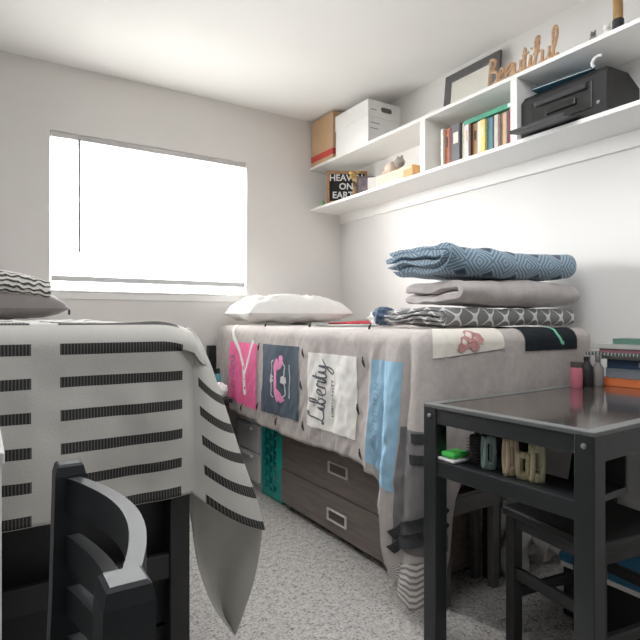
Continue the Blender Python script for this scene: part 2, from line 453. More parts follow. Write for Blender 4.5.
# --- books on the lower board
bk_tab = [ # px0, px1, rgb, height, label colour words
 (441.5, 444.0, (222, 214, 200), .200, 'thin cream book standing first beside the shelf divider'),
 (444.2, 448.6, (186, 94, 52), .196, 'rust orange book standing on the lower shelf'),
 (448.8, 452.4, (86, 44, 44), .194, 'dark maroon book standing on the lower shelf'),
 (452.6, 460.2, (86, 86, 88), .198, 'thick slate grey book standing on the lower shelf'),
 (461.0, 464.4, (224, 216, 198), .190, 'ivory book standing beside the slate grey book'),
 (464.6, 468.8, (216, 204, 202), .186, 'pale pink book standing on the lower shelf'),
 (469.0, 471.4, (78, 56, 44), .170, 'thin dark brown book under the green book'),
 (471.6, 477.2, (160, 118, 78), .166, 'tan brown book standing under the green book'),
 (477.4, 480.8, (230, 220, 196), .166, 'cream book standing between tan and yellow books'),
 (481.0, 485.4, (226, 204, 112), .166, 'yellow book standing on the lower shelf'),
 (485.8, 492.0, (76, 122, 136), .166, 'teal blue book standing on the lower shelf'),
 (492.2, 494.6, (32, 34, 36), .165, 'thin black book standing beside the teal blue book'),
 (494.8, 498.6, (196, 188, 178), .162, 'light grey book standing beside the thin black book'),
 (498.8, 502.4, (134, 112, 92), .164, 'brown patterned book standing on the lower shelf'),
 (502.6, 506.2, (206, 160, 122), .160, 'peach book standing on the lower shelf'),
 (506.4, 507.8, (128, 128, 128), .160, 'very thin grey book standing beside the red book'),
 (508.0, 510.6, (204, 60, 66), .172, 'red book standing last before the printer'),
]
M_page = mat('book_pages', (232, 226, 212), .9, var=.04, scale=80)
for i, (a, b, rgb, h, lab) in enumerate(bk_tab):
    xs = 2.055+.006*((i*5) % 3)
    ya, yb = at(b, x=2.058).y, at(a, x=2.058).y
    ya = max(ya, 1.602); yb = min(yb, 2.147)
    o = empty('book', lab, 'book', (xs+.07, (ya+yb)/2, Z1), 'books standing on the lower shelf')
    m = mat('book_cover_%d' % i, rgb, .55, var=.1, scale=60)
    t = min(.003, (yb-ya)*.2); d = .135
    c = MB().box((xs, ya+.0006, Z1), (xs+d, ya+t, Z1+h)).box((xs, yb-t, Z1), (xs+d, yb-.0006, Z1+h)).box((xs-.002, ya+.0006, Z1), (xs+.003, yb-.0006, Z1+h), .001)
    c.done('cover', m, o)
    MB().box((xs+.003, ya+t, Z1+.004), (xs+d-.004, yb-t, Z1+h-.004)).done('pages', M_page, o)
    if yb-ya > .02 and i % 2:
        lm = mat('spine_print_%d' % (i % 3), ((230, 222, 206), (60, 52, 48), (196, 160, 90))[i % 3], .5)
        MB().box((xs-.0026, ya+.010, Z1+h*.5), (xs-.0018, yb-.010, Z1+h*.78)).done('spine_title', lm, o)
gb = empty('book', 'green book lying flat on top of the standing books', 'book', (2.1, 1.76, Z1+.167))
M_grn = mat('green_cover', (60, 142, 112), .45, var=.06)
gz = Z1+.1735
c = MB().box((2.06, 1.615, gz), (2.19, 1.90, gz+.003)).box((2.06, 1.615, gz+.021), (2.19, 1.90, gz+.024)).box((2.058, 1.615, gz), (2.062, 1.90, gz+.024), .001)
c.done('cover', M_grn, gb)
MB().box((2.063, 1.604, gz+.003), (2.186, 1.896, gz+.021)).done('pages', M_page, gb)
MB().lathe([(0, 0), (.008, 0), (.008, .001), (0, .001)], (0, 0, 0), 16).done('spine_mark', M_white, gb)
sm_ = gb.children[-1]; sm_.matrix_parent_inverse = Matrix.Identity(4); sm_.rotation_euler = (0, -PI/2, 0); sm_.location = Vector((2.0575, 1.625, gz+.012))-gb.location

# --- printer
M_prn = mat('printer_black', (20, 20, 21), .55, var=.05, spec=.25); M_prn2 = mat('printer_dark_gloss', (13, 13, 14), .25, var=.05); M_prn3 = mat('printer_grey', (36, 37, 38), .5, spec=.3)
PX0, PX1, PY0, PY1 = 2.045, 2.295, 1.165, 1.552
pr = empty('printer', 'black inkjet printer with its paper tray open on the lower shelf', 'printer', (2.17, 1.34, Z1))
b = MB()
prof = [(PX0, Z1+.004), (PX0, Z1+.165), (PX0+.02, Z1+.188), (PX0+.16, Z1+.196), (PX1, Z1+.15), (PX1, Z1+.004)]
ys = [PY0, PY0+.008, PY1-.008, PY1]
rings = [[b.bm.verts.new((x if 0 < k < 3 else x*.97+2.17*.03, y, z if 0 < k < 3 else Z1+.1+(z-Z1-.1)*.95)) for x, z in prof] for k, y in enumerate(ys)]
for A, B in zip(rings, rings[1:]):
    for j in range(6): b.bm.faces.new((A[j], A[(j+1) % 6], B[(j+1) % 6], B[j]))
b.bm.faces.new(rings[0]); b.bm.faces.new(rings[-1][::-1])
b.done('body', M_prn, pr)
MB().box((PX0-.004, PY0+.055, Z1+.035), (PX0+.002, PY1-.055, Z1+.145), .003).done('output_slot', M_prn2, pr)
MB().box((PX0-.016, PY0+.075, Z1+.118), (PX0-.003, PY1-.08, Z1+.142), .004).done('feed_cover', M_prn3, pr)
MB().box((PX0-.013, PY0+.12, Z1+.07), (PX0-.003, PY1-.13, Z1+.1), .004).done('control_panel', M_prn2, pr)
lg = add_text(MB(), 'Canon', .022, lambda u, v: V(PX0-.0036, 1.30-u, Z1+.052+v), bold=.0006)
lg.done('logo', mat('silver_print', (205, 205, 205), .4), pr, norm=False)
Rt = Matrix.Rotation(math.radians(-8), 3, 'Y')
tr = MB().box((PX0-.115, PY0+.1, Z1+.012), (PX0+.006, PY1-.03, Z1+.019), .002, rot=Rt, piv=(PX0, 1.34, Z1+.016))
tr.box((PX0-.118, PY0+.1, Z1+.012), (PX0-.112, PY1-.03, Z1+.027), .002, rot=Rt, piv=(PX0, 1.34, Z1+.016))
tr.done('paper_tray', M_prn3, pr)
k = MB().lathe([(0, 0), (.008, 0), (.007, .003), (0, .004)], (0, 0, 0), 16).done('power_button', mat('grey_button', (120, 120, 120), .3), pr)
k.matrix_parent_inverse = Matrix.Identity(4); k.rotation_euler = (0, -PI/2, 0); k.location = Vector((PX0, PY0+.03, Z1+.05))-pr.location
for yy in (PY0+.03, PY1-.03):
    for xx in (PX0+.03, PX1-.03): MB().lathe([(0, 0), (.009, 0), (.009, .006), (0, .006)], (xx, yy, Z1+.0008), 10).done('foot', M_void, pr)
fo = empty('folder', 'dark blue folder lying on top of the black printer', 'folder', (2.14, 1.37, Z1+.196))
MB().box((2.045, 1.24, Z1+.1965), (2.24, 1.50, Z1+.1985), .001, rot=RZ(6)).box((2.045, 1.24, Z1+.203), (2.24, 1.50, Z1+.205), .001, rot=RZ(6)).box((2.235, 1.24, Z1+.1965), (2.24, 1.50, Z1+.205), rot=Matrix.Identity(3)).done('cover', mat('dark_blue_card', (38, 84, 108), .5), fo)
MB().box((2.05, 1.245, Z1+.1985), (2.235, 1.495, Z1+.203), rot=RZ(6)).done('papers', M_page, fo)
cl = MB().tube(crom([(2.06, 1.222, Z1+.2), (2.055, 1.226, Z1+.215), (2.055, 1.215, Z1+.232), (2.058, 1.198, Z1+.236), (2.06, 1.19, Z1+.234)], 6), .006, 8)
tag(cl.done('adhesive_hook', M_white, smooth=60), 'white curled plastic hook standing on the printer', 'hook')

# --- decorations on the lower board, window end
lbd = empty('letter_board', 'small black letter board in an oak frame on the lower shelf', 'letter board', (2.15, 3.05, Z1))
M_oak = wood_mat('oak_frame', (146, 98, 62), (186, 136, 92), .55)
Rb = Matrix.Rotation(math.radians(-32.3), 3, 'Z'); PV = V(2.15, 3.05, Z1)
def bd(mb, lo, hi, bev=0):
    return mb.box(V(*lo)+PV, V(*hi)+PV, bev, rot=Rb, piv=PV)
HB = .225
fr = MB()
for lo, hi in (((-.14, -.008, 0), (.14, .01, .018)), ((-.14, -.008, HB-.018), (.14, .01, HB)), ((-.14, -.008, 0), (-.122, .01, HB)), ((.122, -.008, 0), (.14, .01, HB))):
    bd(fr, lo, hi, .002)
fr.done('frame', M_oak, lbd)
fe = MB(); bd(fe, (-.124, 0, .016), (.124, .008, HB-.016)); fe.done('felt_panel', mat('black_felt', (26, 26, 27), .95, bump=.3, bscale=400), lbd)
lt = MB()
for k, (tx, z) in enumerate((('HEAVEN', .178), ('ON', .118), ('EARTH', .058))):
    add_text(lt, tx, .062, lambda u, v: PV+Rb @ V(u-.006, -.0015, z+v), bold=.0012)
lt.done('lettering', M_white, lbd, norm=False)
fl = empty('flower_vase', 'small vase of dried yellow flowers in front of the letter board', 'vase', (2.14, 2.93, Z1))
fc = V(2.13, 2.93, Z1)
MB().lathe([(0, 0), (.018, 0), (.022, .03), (.014, .07), (.011, .085), (.013, .09)], fc, 18).done('vase', mat('tan_ceramic', (176, 140, 96), .5), fl, 50)
st = MB(); bm_ = MB()
for i in range(12):
    a = i*2.4; r = .012+.028*((i*7) % 5)/5; z = .13+.06*((i*3) % 7)/7
    st.tube([fc+V(0, 0, .05), fc+V(math.cos(a)*r, math.sin(a)*r, z)], .0015, 5)
    bm_.blob(fc+V(math.cos(a)*r, math.sin(a)*r, z), (.013, .013, .011), .3, 4, 2, seed=i)
st.done('stems', mat('dry_stem', (136, 112, 66), .8), fl)
bm_.done('blossoms', mat('dried_yellow', (204, 170, 92), .8, var=.2, scale=80), fl, 80)
gn = MB().blob(at(323, x=2.05)*1 + V(0, 0, Z1-CAMZ+.018), (.016, .016, .018), .12, 3, 2, zmin=Z1)
tag(gn.done('green_ornament', mat('leaf_green', (120, 176, 112), .5), smooth=60), 'tiny green ornament in the corner beside the letter board', 'ornament')
pp = empty('photo_frame', 'small dark purple photo frame standing beside the dried flowers', 'photo frame', (2.12, 2.80, Z1))
q0 = V(2.12, 2.80, Z1)
MB().box(q0+V(-.055, -.004, 0), q0+V(.055, .008, .13), .002, rot=Rb, piv=q0).done('frame', mat('plum_frame', (78, 62, 72), .5, var=.2, scale=50), pp)
MB().box(q0+V(-.045, -.0055, .01), q0+V(.045, -.003, .12), rot=Rb, piv=q0).done('photograph', mat('faded_photo', (120, 104, 112), .4, var=.5, scale=28), pp)
MB().box(q0+V(-.005, .008, 0), q0+V(.005, .04, .006), rot=Rb, piv=q0).done('stand', M_void, pp)
wc = empty('greeting_card', 'folded white card standing on the lower shelf', 'card', (2.1, 2.68, Z1)); q1 = V(2.1, 2.685, Z1)
MB().box(q1+V(-.04, -.001, 0), q1+V(.04, .001, .095), rot=RZ(-52), piv=q1).done('front_leaf', M_wcard, wc)
MB().box(q1+V(-.04, .02, 0), q1+V(.04, .022, .095), rot=RZ(-46), piv=q1).done('back_leaf', M_wcard, wc)
bx = empty('keepsake_box', 'long pale wooden box with an orange end on the lower shelf', 'box', (2.12, 2.42, Z1))
MB().box((2.07, 2.30, Z1), (2.17, 2.62, Z1+.062), .004).done('box_body', mat('pale_wood', (232, 206, 164), .6, var=.05), bx)
MB().box((2.065, 2.295, Z1+.058), (2.175, 2.625, Z1+.078), .004).done('lid', mat('pale_wood_lid', (236, 212, 174), .6, var=.05), bx)
MB().box((2.066, 2.288, Z1+.002), (2.174, 2.37, Z1+.079), .004).done('end_panel', mat('orange_wood', (206, 148, 84), .6), bx)
sf = empty('plush_animal', 'little beige plush animal with a grey head on the pale wooden box', 'plush toy', (2.11, 2.49, Z1+.078))
qz = Z1+.0785
MB().blob((2.11, 2.52, qz+.036), (.04, .05, .038), .08, 3, 3, zmin=qz).done('body', mat('beige_plush', (214, 190, 172), .95, bump=.5, bscale=300), sf, 80)
MB().blob((2.105, 2.445, qz+.052), (.03, .034, .03), .06, 3, 3).blob((2.11, 2.465, qz+.082), (.008, .012, .014), .05, 2, 2).blob((2.11, 2.43, qz+.08), (.008, .012, .014), .05, 2, 2).done('head', mat('grey_plush', (150, 140, 132), .95, bump=.5, bscale=300), sf, 80)
MB().blob((2.095, 2.56, qz+.014), (.022, .03, .015), .05, 2, 2, zmin=qz).done('paw', mat('beige_plush', (214, 190, 172), .95), sf, 80)
cb_ = MB().tube(crom([(2.296, 2.85, Z1+.12), (2.30, 2.7, Z1+.128), (2.30, 2.5, Z1+.13), (2.30, 2.35, Z1+.132), (2.30, 2.2, Z1+.13)], 6), .004, 6)
tag(cb_.done('power_cable', mat('grey_cable', (96, 98, 104), .5), smooth=60), 'grey cable running along the wall above the lower shelf', 'cable')

# ------------------------------------------------------------------ bed by the wall
BX0, BX1, BY0, BY1 = 1.30, 2.215, 1.355, 3.32
ZT = .962
bed = empty('bed', 'raised bed against the shelf wall under a grey shirt quilt', 'bed', (1.8, 2.33, 0))
MB().box((BX0+.05, BY0+.05, .70), (BX1, BY1, .94), .06, 3).done('mattress', M_white_cot, bed, 40)
fm = MB().box((BX0+.03, BY0+.02, .60), (BX0+.06, BY1, .695), .004).box((BX1-.04, BY0+.02, .60), (BX1-.01, BY1, .695), .004)
fm.box((BX0+.06, BY0+.02, .60), (BX1-.04, BY0+.05, .695), .004).box((BX0+.06, BY1-.03, .60), (BX1-.04, BY1, .695), .004).box((BX0+.06, BY0+.05, .675), (BX1-.04, BY1-.03, .695))
fm.done('bed_frame', M_black, bed)
for (xx, yy, hh_) in ((BX0+.345, BY0+.02, .6), (BX1-.07, BY0+.02, .6), (BX1-.07, BY1-.05, .82)):
    MB().box((xx, yy, 0), (xx+.05, yy+.05, hh_), .004).done('leg', M_black, bed)
MB().box((BX0-.07, BY1-.05, 0), (BX0-.02, BY1, .83), .004).done('leg', M_black, bed)

# quilt: rim runs along the open side, round the near corner and along the foot end
RX = 1.282; RYA = 3.24; RC = .07; RYC = 1.33; RE = .05
LS = RYA-(RYC+RC); LA = RC*PI/2; LE = BX1-(RX+RC); LT = LS+LA+LE
def rim(p):
    if p < LS: return RX, RYA-p, -1., 0.
    if p < LS+LA:
        a = (p-LS)/RC; return RX+RC-RC*math.cos(a), RYC+RC-RC*math.sin(a), -math.cos(a), -math.sin(a)
    return RX+RC+(p-LS-LA), RYC, 0., -1.
def py(y): return RYA-y
HEM = [(0, .462), (py(2.9), .45), (py(2.5), .432), (py(2.2), .42), (py(1.9), .435), (py(1.68), .43), (py(1.60), .405), (py(1.54), .355), (py(1.49), .33),
       (py(1.474), .15), (py(1.455), .10), (py(1.41), .06), (LS+.025, .03), (LS+.06, .07), (LS+LA, .20), (LS+LA+.035, .38), (LS+LA+.08, .46), (LT, .46)]
AR = RE*PI/2
def vmax(p): return AR+ZT-RE-interp(HEM, p)
def g(x, c, s): return math.exp(-((x-c)/s)**2)
def fold(p, v):
    k = min(max((v-.02)/.45, 0), 1.6)
    y = RYA-p
    lo = 1 if p < LS else .5
    d = .020*noise.noise(V(p*5.5+v*1.2, v*1.6, 4))+.011*noise.noise(V(p*15-v*3, v*2.5, 9))
    d += .006*noise.noise(V(p*26+v*14, v*9, 2))+.003*noise.noise(V(p*60, v*30, 5))
    d *= (.3+.75*k)*lo
    up = max(0, 1-max(0, v-.42)/.12)
    d += k*(.046*g(p, py(1.495), .050)-.040*g(p, py(1.432), .020)*up+.040*g(p, LS+.03, .05)-.012*g(p, py(1.56), .012)+.016*g(p, py(1.64), .02))
    d += .012*k
    return d
def Q(p, v, off=0):
    p = min(max(p, 0), LT)
    x, y, nx, ny = rim(p)
    sag = 0
    if v < 0:
        o = -RE+v+off*0; z = ZT+off+.004*math.sin(p*21+v*13)*min(1, -v*12)
        o += 0
    elif v < AR:
        a = v/RE; o = -RE+(RE+off)*math.sin(a); z = ZT-RE+(RE+off)*math.cos(a)
    else:
        o = off; z = ZT-RE-(v-AR)
    if v > 0: o += fold(p, v)*min(1, v/AR)
    return V(x+nx*o, y+ny*o, z)
qb = MB(); NP, NV = 330, 46
def qf(i, j):
    p = LT*i/(NP-1); vm = vmax(p); v = -.02+(vm+.02)*j/(NV-1)
    return Q(p, v)
qb.grid(qf, NP, NV, lambda i, j: (LT*i/(NP-1), -.02+(vmax(LT*min(i, NP-1)/(NP-1))+.02)*j/(NV-1)))
# top sheet
NX, NY = 40, 70
x0_, y0_ = RX+RE, RYC+RE
def qtop(i, j):
    x = x0_+(BX1-x0_)*i/(NX-1); y = y0_+(RYA-y0_)*j/(NY-1)
    e = min(1, min(x-x0_, y-y0_)*10)
    if x-x0_ < .05 and y-y0_ < .05: e = 0
    return V(x, y, ZT+e*(.006*noise.noise(V(x*7, y*6, 0))+.003*noise.noise(V(x*20, y*18, 2))))
qb.grid(qtop, NX, NY, lambda i, j: (i*.02, j*.02))
quilt = qb.done('shirt_quilt', M_quilt, smooth=70)
md = quilt.modifiers.new('thick', 'SOLIDIFY'); md.thickness = .006; md.offset = -1
tag(quilt, 'grey quilt pieced from printed shirts draped over the wall-side bed', 'quilt')
def patch(name, p0, p1, v0, v1, m, label, off=.003, n=(40, 50), v1b=None, parent=None):
    b = MB()
    def fn(i, j):
        s_ = i/(n[0]-1); t_ = j/(n[1]-1)
        vb = v1+((v1b-v1)*s_ if v1b is not None else 0)
        return Q(p0+(p1-p0)*s_, v0+(vb-v0)*t_, off)
    b.grid(fn, n[0], n[1], lambda i, j: (p0+(p1-p0)*i/(n[0]-1), v0+(v1-v0)*j/(n[1]-1)))
    o = b.done(name, m, parent or quilt, smooth=70)
    if label: part_label(o, label)
    return o
def vz(z): return AR+ZT-RE-z
cot = lambda n, c, **k: mat(n, c, .95, var=.05, scale=30, bump=.2, bscale=300, spec=.1, **k)
def prints(name, m, parent, fill, off=.0045):
    b = MB(); fill(b, off); return b.done(name, m, parent, norm=False)
def poly(b, pts, off):
    try: b.bm.faces.new([b.bm.verts.new(Q(p, v, off)) for p, v in pts])
    except ValueError: pass
def line(b, pts, w, off, n=6):
    """stroked ribbon on the quilt, pts in (p, v)"""
    P = []
    for a, c in zip(pts, pts[1:]):
        for k in range(n): P.append((a[0]+(c[0]-a[0])*k/n, a[1]+(c[1]-a[1])*k/n))
    P.append(pts[-1]); L = []
    for i, (p, v) in enumerate(P):
        a, c = P[max(i-1, 0)], P[min(i+1, len(P)-1)]
        tx, ty = c[0]-a[0], c[1]-a[1]; l = math.hypot(tx, ty) or 1
        L.append((b.bm.verts.new(Q(p-ty/l*w/2, v+tx/l*w/2, off)), b.bm.verts.new(Q(p+ty/l*w/2, v-tx/l*w/2, off))))
    for A, B in zip(L, L[1:]): b.bm.faces.new((A[0], A[1], B[1], B[0]))
# pink
pk = patch('shirt_panel', py(3.035), py(2.665), vz(.865), vz(.525), cot('hot_pink_cotton', (240, 104, 156)), 'hot pink shirt panel', v1b=vz(.50))
prints('white_piping', M_white_cot, pk, lambda b, o: (line(b, [(py(3.03), -.0), (py(2.96), .10), (py(2.82), .26), (py(2.79), .42)], .030, o, 10), line(b, [(py(2.70), .11), (py(2.77), .22), (py(2.80), .30)], .02, o, 10)))
pk_ink = mat('grey_shirt_ink', (170, 100, 132), .8)
# slate
sl_ = patch('shirt_panel', py(2.585), py(2.21), vz(.868), vz(.512), cot('slate_cotton', (78, 90, 102)), 'slate blue shirt panel with a pink bow print')
pinkm = mat('pink_shirt_ink', (232, 134, 186), .8); whm = mat('white_shirt_ink', (210, 212, 214), .8)
cx, cv = py(2.40), vz(.695)
def bow(b, o):
    line(b, [(cx-.01, cv-.10), (cx-.035, cv-.06), (cx-.03, cv), (cx-.035, cv+.06), (cx+.0, cv+.11)], .03, o, 8)
    line(b, [(cx+.035, cv-.10), (cx+.01, cv-.07), (cx-.02, cv-.06)], .032, o, 8); line(b, [(cx+.035, cv+.11), (cx+.01, cv+.075), (cx-.02, cv+.06)], .03, o, 8)
    poly(b, [(cx+.02+.02*math.cos(a), cv-.105+.018*math.sin(a)) for a in [i*PI/6 for i in range(12)]], o)
prints('bow_print', pinkm, sl_, bow, .0052)
for sgn in (-1, 1):
    a = cx-.075
    prints('frame_print', whm, sl_, lambda b, o: line(b, [(a+.02, cv+sgn*.095), (a, cv+sgn*.085), (a, cv+sgn*.01), (a+.02, cv+sgn*.01)], .007, o))
    prints('frame_print', whm, sl_, lambda b, o: line(b, [(cx+.02, cv+sgn*.01), (cx+.05, cv+sgn*.02), (cx+.055, cv+sgn*.07), (cx+.03, cv+sgn*.09)], .008, o))
prints('cross_print', whm, sl_, lambda b, o: line(b, [(cx-.075, cv-.02), (cx-.075, cv+.02)], .02, o))
prints('cross_print', whm, sl_, lambda b, o: line(b, [(cx+.02, cv), (cx+.065, cv)], .03, o))
prints('line_print', whm, sl_, lambda b, o: line(b, [(cx+.095, cv-.08), (cx+.098, cv-.02), (cx+.094, cv+.02), (cx+.097, cv+.085)], .007, o))
# white
wp = patch('shirt_panel', py(2.115), py(1.742), vz(.848), vz(.515), cot('white_shirt_cotton', (236, 233, 228)), 'white shirt panel with dark script lettering')
ink = mat('navy_shirt_ink', (78, 82, 92), .8)
def curs(fn, gl, xh, w_, b, o):
    x = 0; tot = sum(a for a, _ in gl)*xh*.8
    for adv, sts in gl:
        for st in sts:
            P_ = [(q.x, q.y) for q in crom([(fn(x+q[0]*xh*.8-tot/2, q[1]*xh)+(0,)) for q in st], 5)]
            line(b, P_, w_, o, 1)
        x += adv*xh*.8
LIB = [(1.25, [[(.7, 1.9), (.95, 2.2), (.6, 2.1), (.45, 1.2), (.3, .2), (.1, .1), (.2, .35), (.6, .05), (1.2, .2)]]),
 glyphs[5], (.75, [[(0, .1), (.4, 1.5), (.35, 2.1), (.15, 1.8), (.12, .4), (.35, .02), (.6, .4), (.4, .8), (.75, .7)]]), glyphs[1],
 (.7, [[(0, .2), (.25, 1.1), (.35, .85), (.6, .9), (.5, .2), (.7, .1)]]), glyphs[4],
 (1.1, [[(0, .2), (.1, .95), (.15, .2), (.5, .15), (.65, .95), (.6, -.3), (.3, -.9), (.1, -.6), (.7, .1), (1.3, .5)]])]
c0, v0 = py(1.955), vz(.675)
prints('lettering', ink, wp, lambda b, o: curs(lambda u, v: (c0-.045+.062*.5-v, v0-u-.012*0), LIB, .062, .008, b, o))
prints('lettering', ink, wp, lambda b, o: add_text(b, 'UNIVERSITY', .023, lambda u, v: Q(c0+.042-v, v0+.015-u, o+.005), spacing=1.35, bold=.0018))
prints('script_print', pk_ink, pk, lambda b, o: curs(lambda u, v: (py(2.945)-v, vz(.69)-u), [glyphs[1], glyphs[7], glyphs[2], glyphs[1], glyphs[3]], .06, .009, b, o))
# light blue
bp = patch('shirt_panel', py(1.64), py(1.455), vz(.845), vz(.46), cot('light_blue_cotton', (142, 182, 208)), 'light blue shirt panel with grey lettering', v1b=vz(.39))
gbi = mat('grey_blue_ink', (104, 130, 148), .8)
prints('lettering', gbi, bp, lambda b, o: add_text(b, 'CHAMPION', .040, lambda u, v: Q(py(1.59)-v, vz(.635)-u, o+.009), spacing=1.3))
prints('lettering', gbi, bp, lambda b, o: add_text(b, 'LYNCHBURG', .016, lambda u, v: Q(py(1.555)-v, vz(.70)-u, o+.009), spacing=1.2))
# foot end
ep = patch('shirt_panel', LS+LA*.55, LS+LA+.30, -.02, .125, cot('cream_shirt_cotton', (226, 219, 208)), 'cream shirt panel with a faded red print', v1b=.10)
def rose(b, o):
    cc, vv = LS+LA+.125, .062
    for i, (dx, dv, r) in enumerate(((-.03, .012, .03), (.0, -.01, .034), (.03, .0, .03), (-.055, .03, .02), (.012, .025, .024))):
        poly(b, [(cc+dx+r*(1+.15*math.sin(5*a))*math.cos(a), vv+dv+r*.75*math.sin(a)) for a in [k*PI/10 for k in range(20)]], o+.0006*i)
prints('faded_print', mat('faded_red_ink', (186, 132, 128), .85, var=.25, scale=40), ep, rose)
kp = patch('shirt_panel', LS+LA+.42, LS+LA+.76, -.02, .115, cot('black_shirt_cotton', (30, 34, 38)), 'black shirt panel with a mint green print')
prints('mint_print', mat('mint_ink', (112, 196, 160), .8), kp, lambda b, o: (line(b, [(LS+LA+.62, .0), (LS+LA+.635, .03), (LS+LA+.63, .05), (LS+LA+.65, .085), (LS+LA+.665, .09)], .014, o, 8)))
# striped tail at the corner
tp = patch('shirt_panel', py(1.452), LS+LA*.9, vz(.62), vz(.215), cot('charcoal_jersey', (112, 110, 110)), 'charcoal shirt panel with dark bands on the hanging corner')
bk_ = mat('black_band_ink', (34, 35, 38), .9)
for za, zb, w_ in ((.245, .365, .034), (.195, .315, .03)):
    prints('dark_band', bk_, tp, lambda b, o: line(b, [(py(1.45), vz(za)), (LS+LA*.85, vz(zb))], w_, o+.007, 30))
for z0 in (.60, .53): prints('dark_band', bk_, tp, lambda b, o: line(b, [(LS+.015, vz(z0-.005)), (LS+.06, vz(z0))], .032, o+.002, 5))
# ties
tm = mat('black_yarn', (44, 40, 40), .95)
for (p, v) in ((py(2.63), vz(.85)), (py(2.63), vz(.53)), (py(3.07), vz(.50)), (py(2.16), vz(.84)), (py(2.16), vz(.50)), (py(1.695), vz(.83)), (py(1.695), vz(.47)), (py(2.64), .01), (py(2.19), .0), (py(1.71), .01), (py(2.17), vz(.69)), (py(1.73), vz(.64)), (py(2.85), vz(.49)), (py(2.42), vz(.48))):
    a = Q(p, v, .004)
    b = MB()
    sgn = 1 if int(p*37) % 2 else -1
    b.tube(crom([a+V(-.002, .008*sgn, .020), a+V(-.006, .002*sgn, .006), a+V(-.005, -.003*sgn, -.008), a+V(-.002, -.007*sgn, -.020)], 3), [.0028]*3+[.0048]*4+[.003]*3, 6)
    b.done('yarn_tie', tm, quilt)

# chevron lining turned out at the tail tip
def lin(i, j):
    s_ = i/14; t_ = j/16
    p = py(1.458)+(LS+LA*.8-py(1.458))*s_
    zt_ = .13+.10*s_; z = zt_+(interp(HEM, p)+.004-zt_)*t_
    return Q(p, vz(z), .006+.004*t_)
tl = MB(); tl.grid(lin, 15, 17, lambda i, j: (i*.01, j*.012))
part_label(tl.done('chevron_backing', chevron_mat(), quilt, smooth=70), 'chevron patterned backing on the lowest corner')

# pillow on wall-side bed
def pillow(mb, c, sx, sy, h, wr=.006, seed=0, droop=0):
    def fn(i, j):
        u = -1+2*i/40; v = -1+2*(j/30 if j <= 30 else (60-j)/30)
        top = j <= 30
        cu = math.copysign(abs(u)**.9, u); cv = math.copysign(abs(v)**.9, v)
        pin = 1-.10*(1-abs(u))*abs(v)**3; pin2 = 1-.10*(1-abs(v))*abs(u)**3
        t = (max(0, 1-u**4)*max(0, 1-v**4))**.55
        w_ = wr*noise.noise(V(u*3+seed, v*3, 1.5 if top else 4))*t + wr*.7*noise.noise(V(u*9+seed, v*8, 1.5))*t
        z = h*(.62*t if top else -.30*t)+w_
        return V(c[0]+cu*sx*pin2, c[1]+cv*sy*pin, c[2]+h*.30+z-droop*abs(u)**2)
    mb.grid(lambda i, j: fn(i, j), 41, 61, lambda i, j: (i/40, j/60))
    return mb
pw = MB(); pillow(pw, (0, 0, 0), .35, .235, .175, .022, 3)
for v in pw.bm.verts: v.co = RZ(-4) @ v.co + V(1.655, 3.0, ZT+.020)
o = pw.done('pillow', M_white_cot, smooth=80)
tag(o, 'white bed pillow lying under the window on the shirt quilt', 'pillow')
rb = MB()
rb.grid(lambda i, j: V(1.78+.38*i/20, 2.46+.26*j/14, ZT+.016+.012*max(0, math.sin(PI*i/20))*max(0, math.sin(PI*j/14))+.004*noise.noise(V(i*.5, j*.5, 0))), 21, 15)
o = rb.done('red_cloth', cot('red_cotton', (186, 60, 70)), smooth=80, solid=.008); tag(o, 'folded red cloth beside the white pillow', 'cloth')
gs = MB(); gs.grid(lambda i, j: V(1.45+.38*i/20, 2.08+.30*j/14, ZT+.009+.002*noise.noise(V(i*.5, j*.5, 0))), 21, 15)
part_label(gs.done('shirt_panel', cot('sage_cotton', (176, 196, 188)), quilt, smooth=80), 'pale sage shirt panel on top')

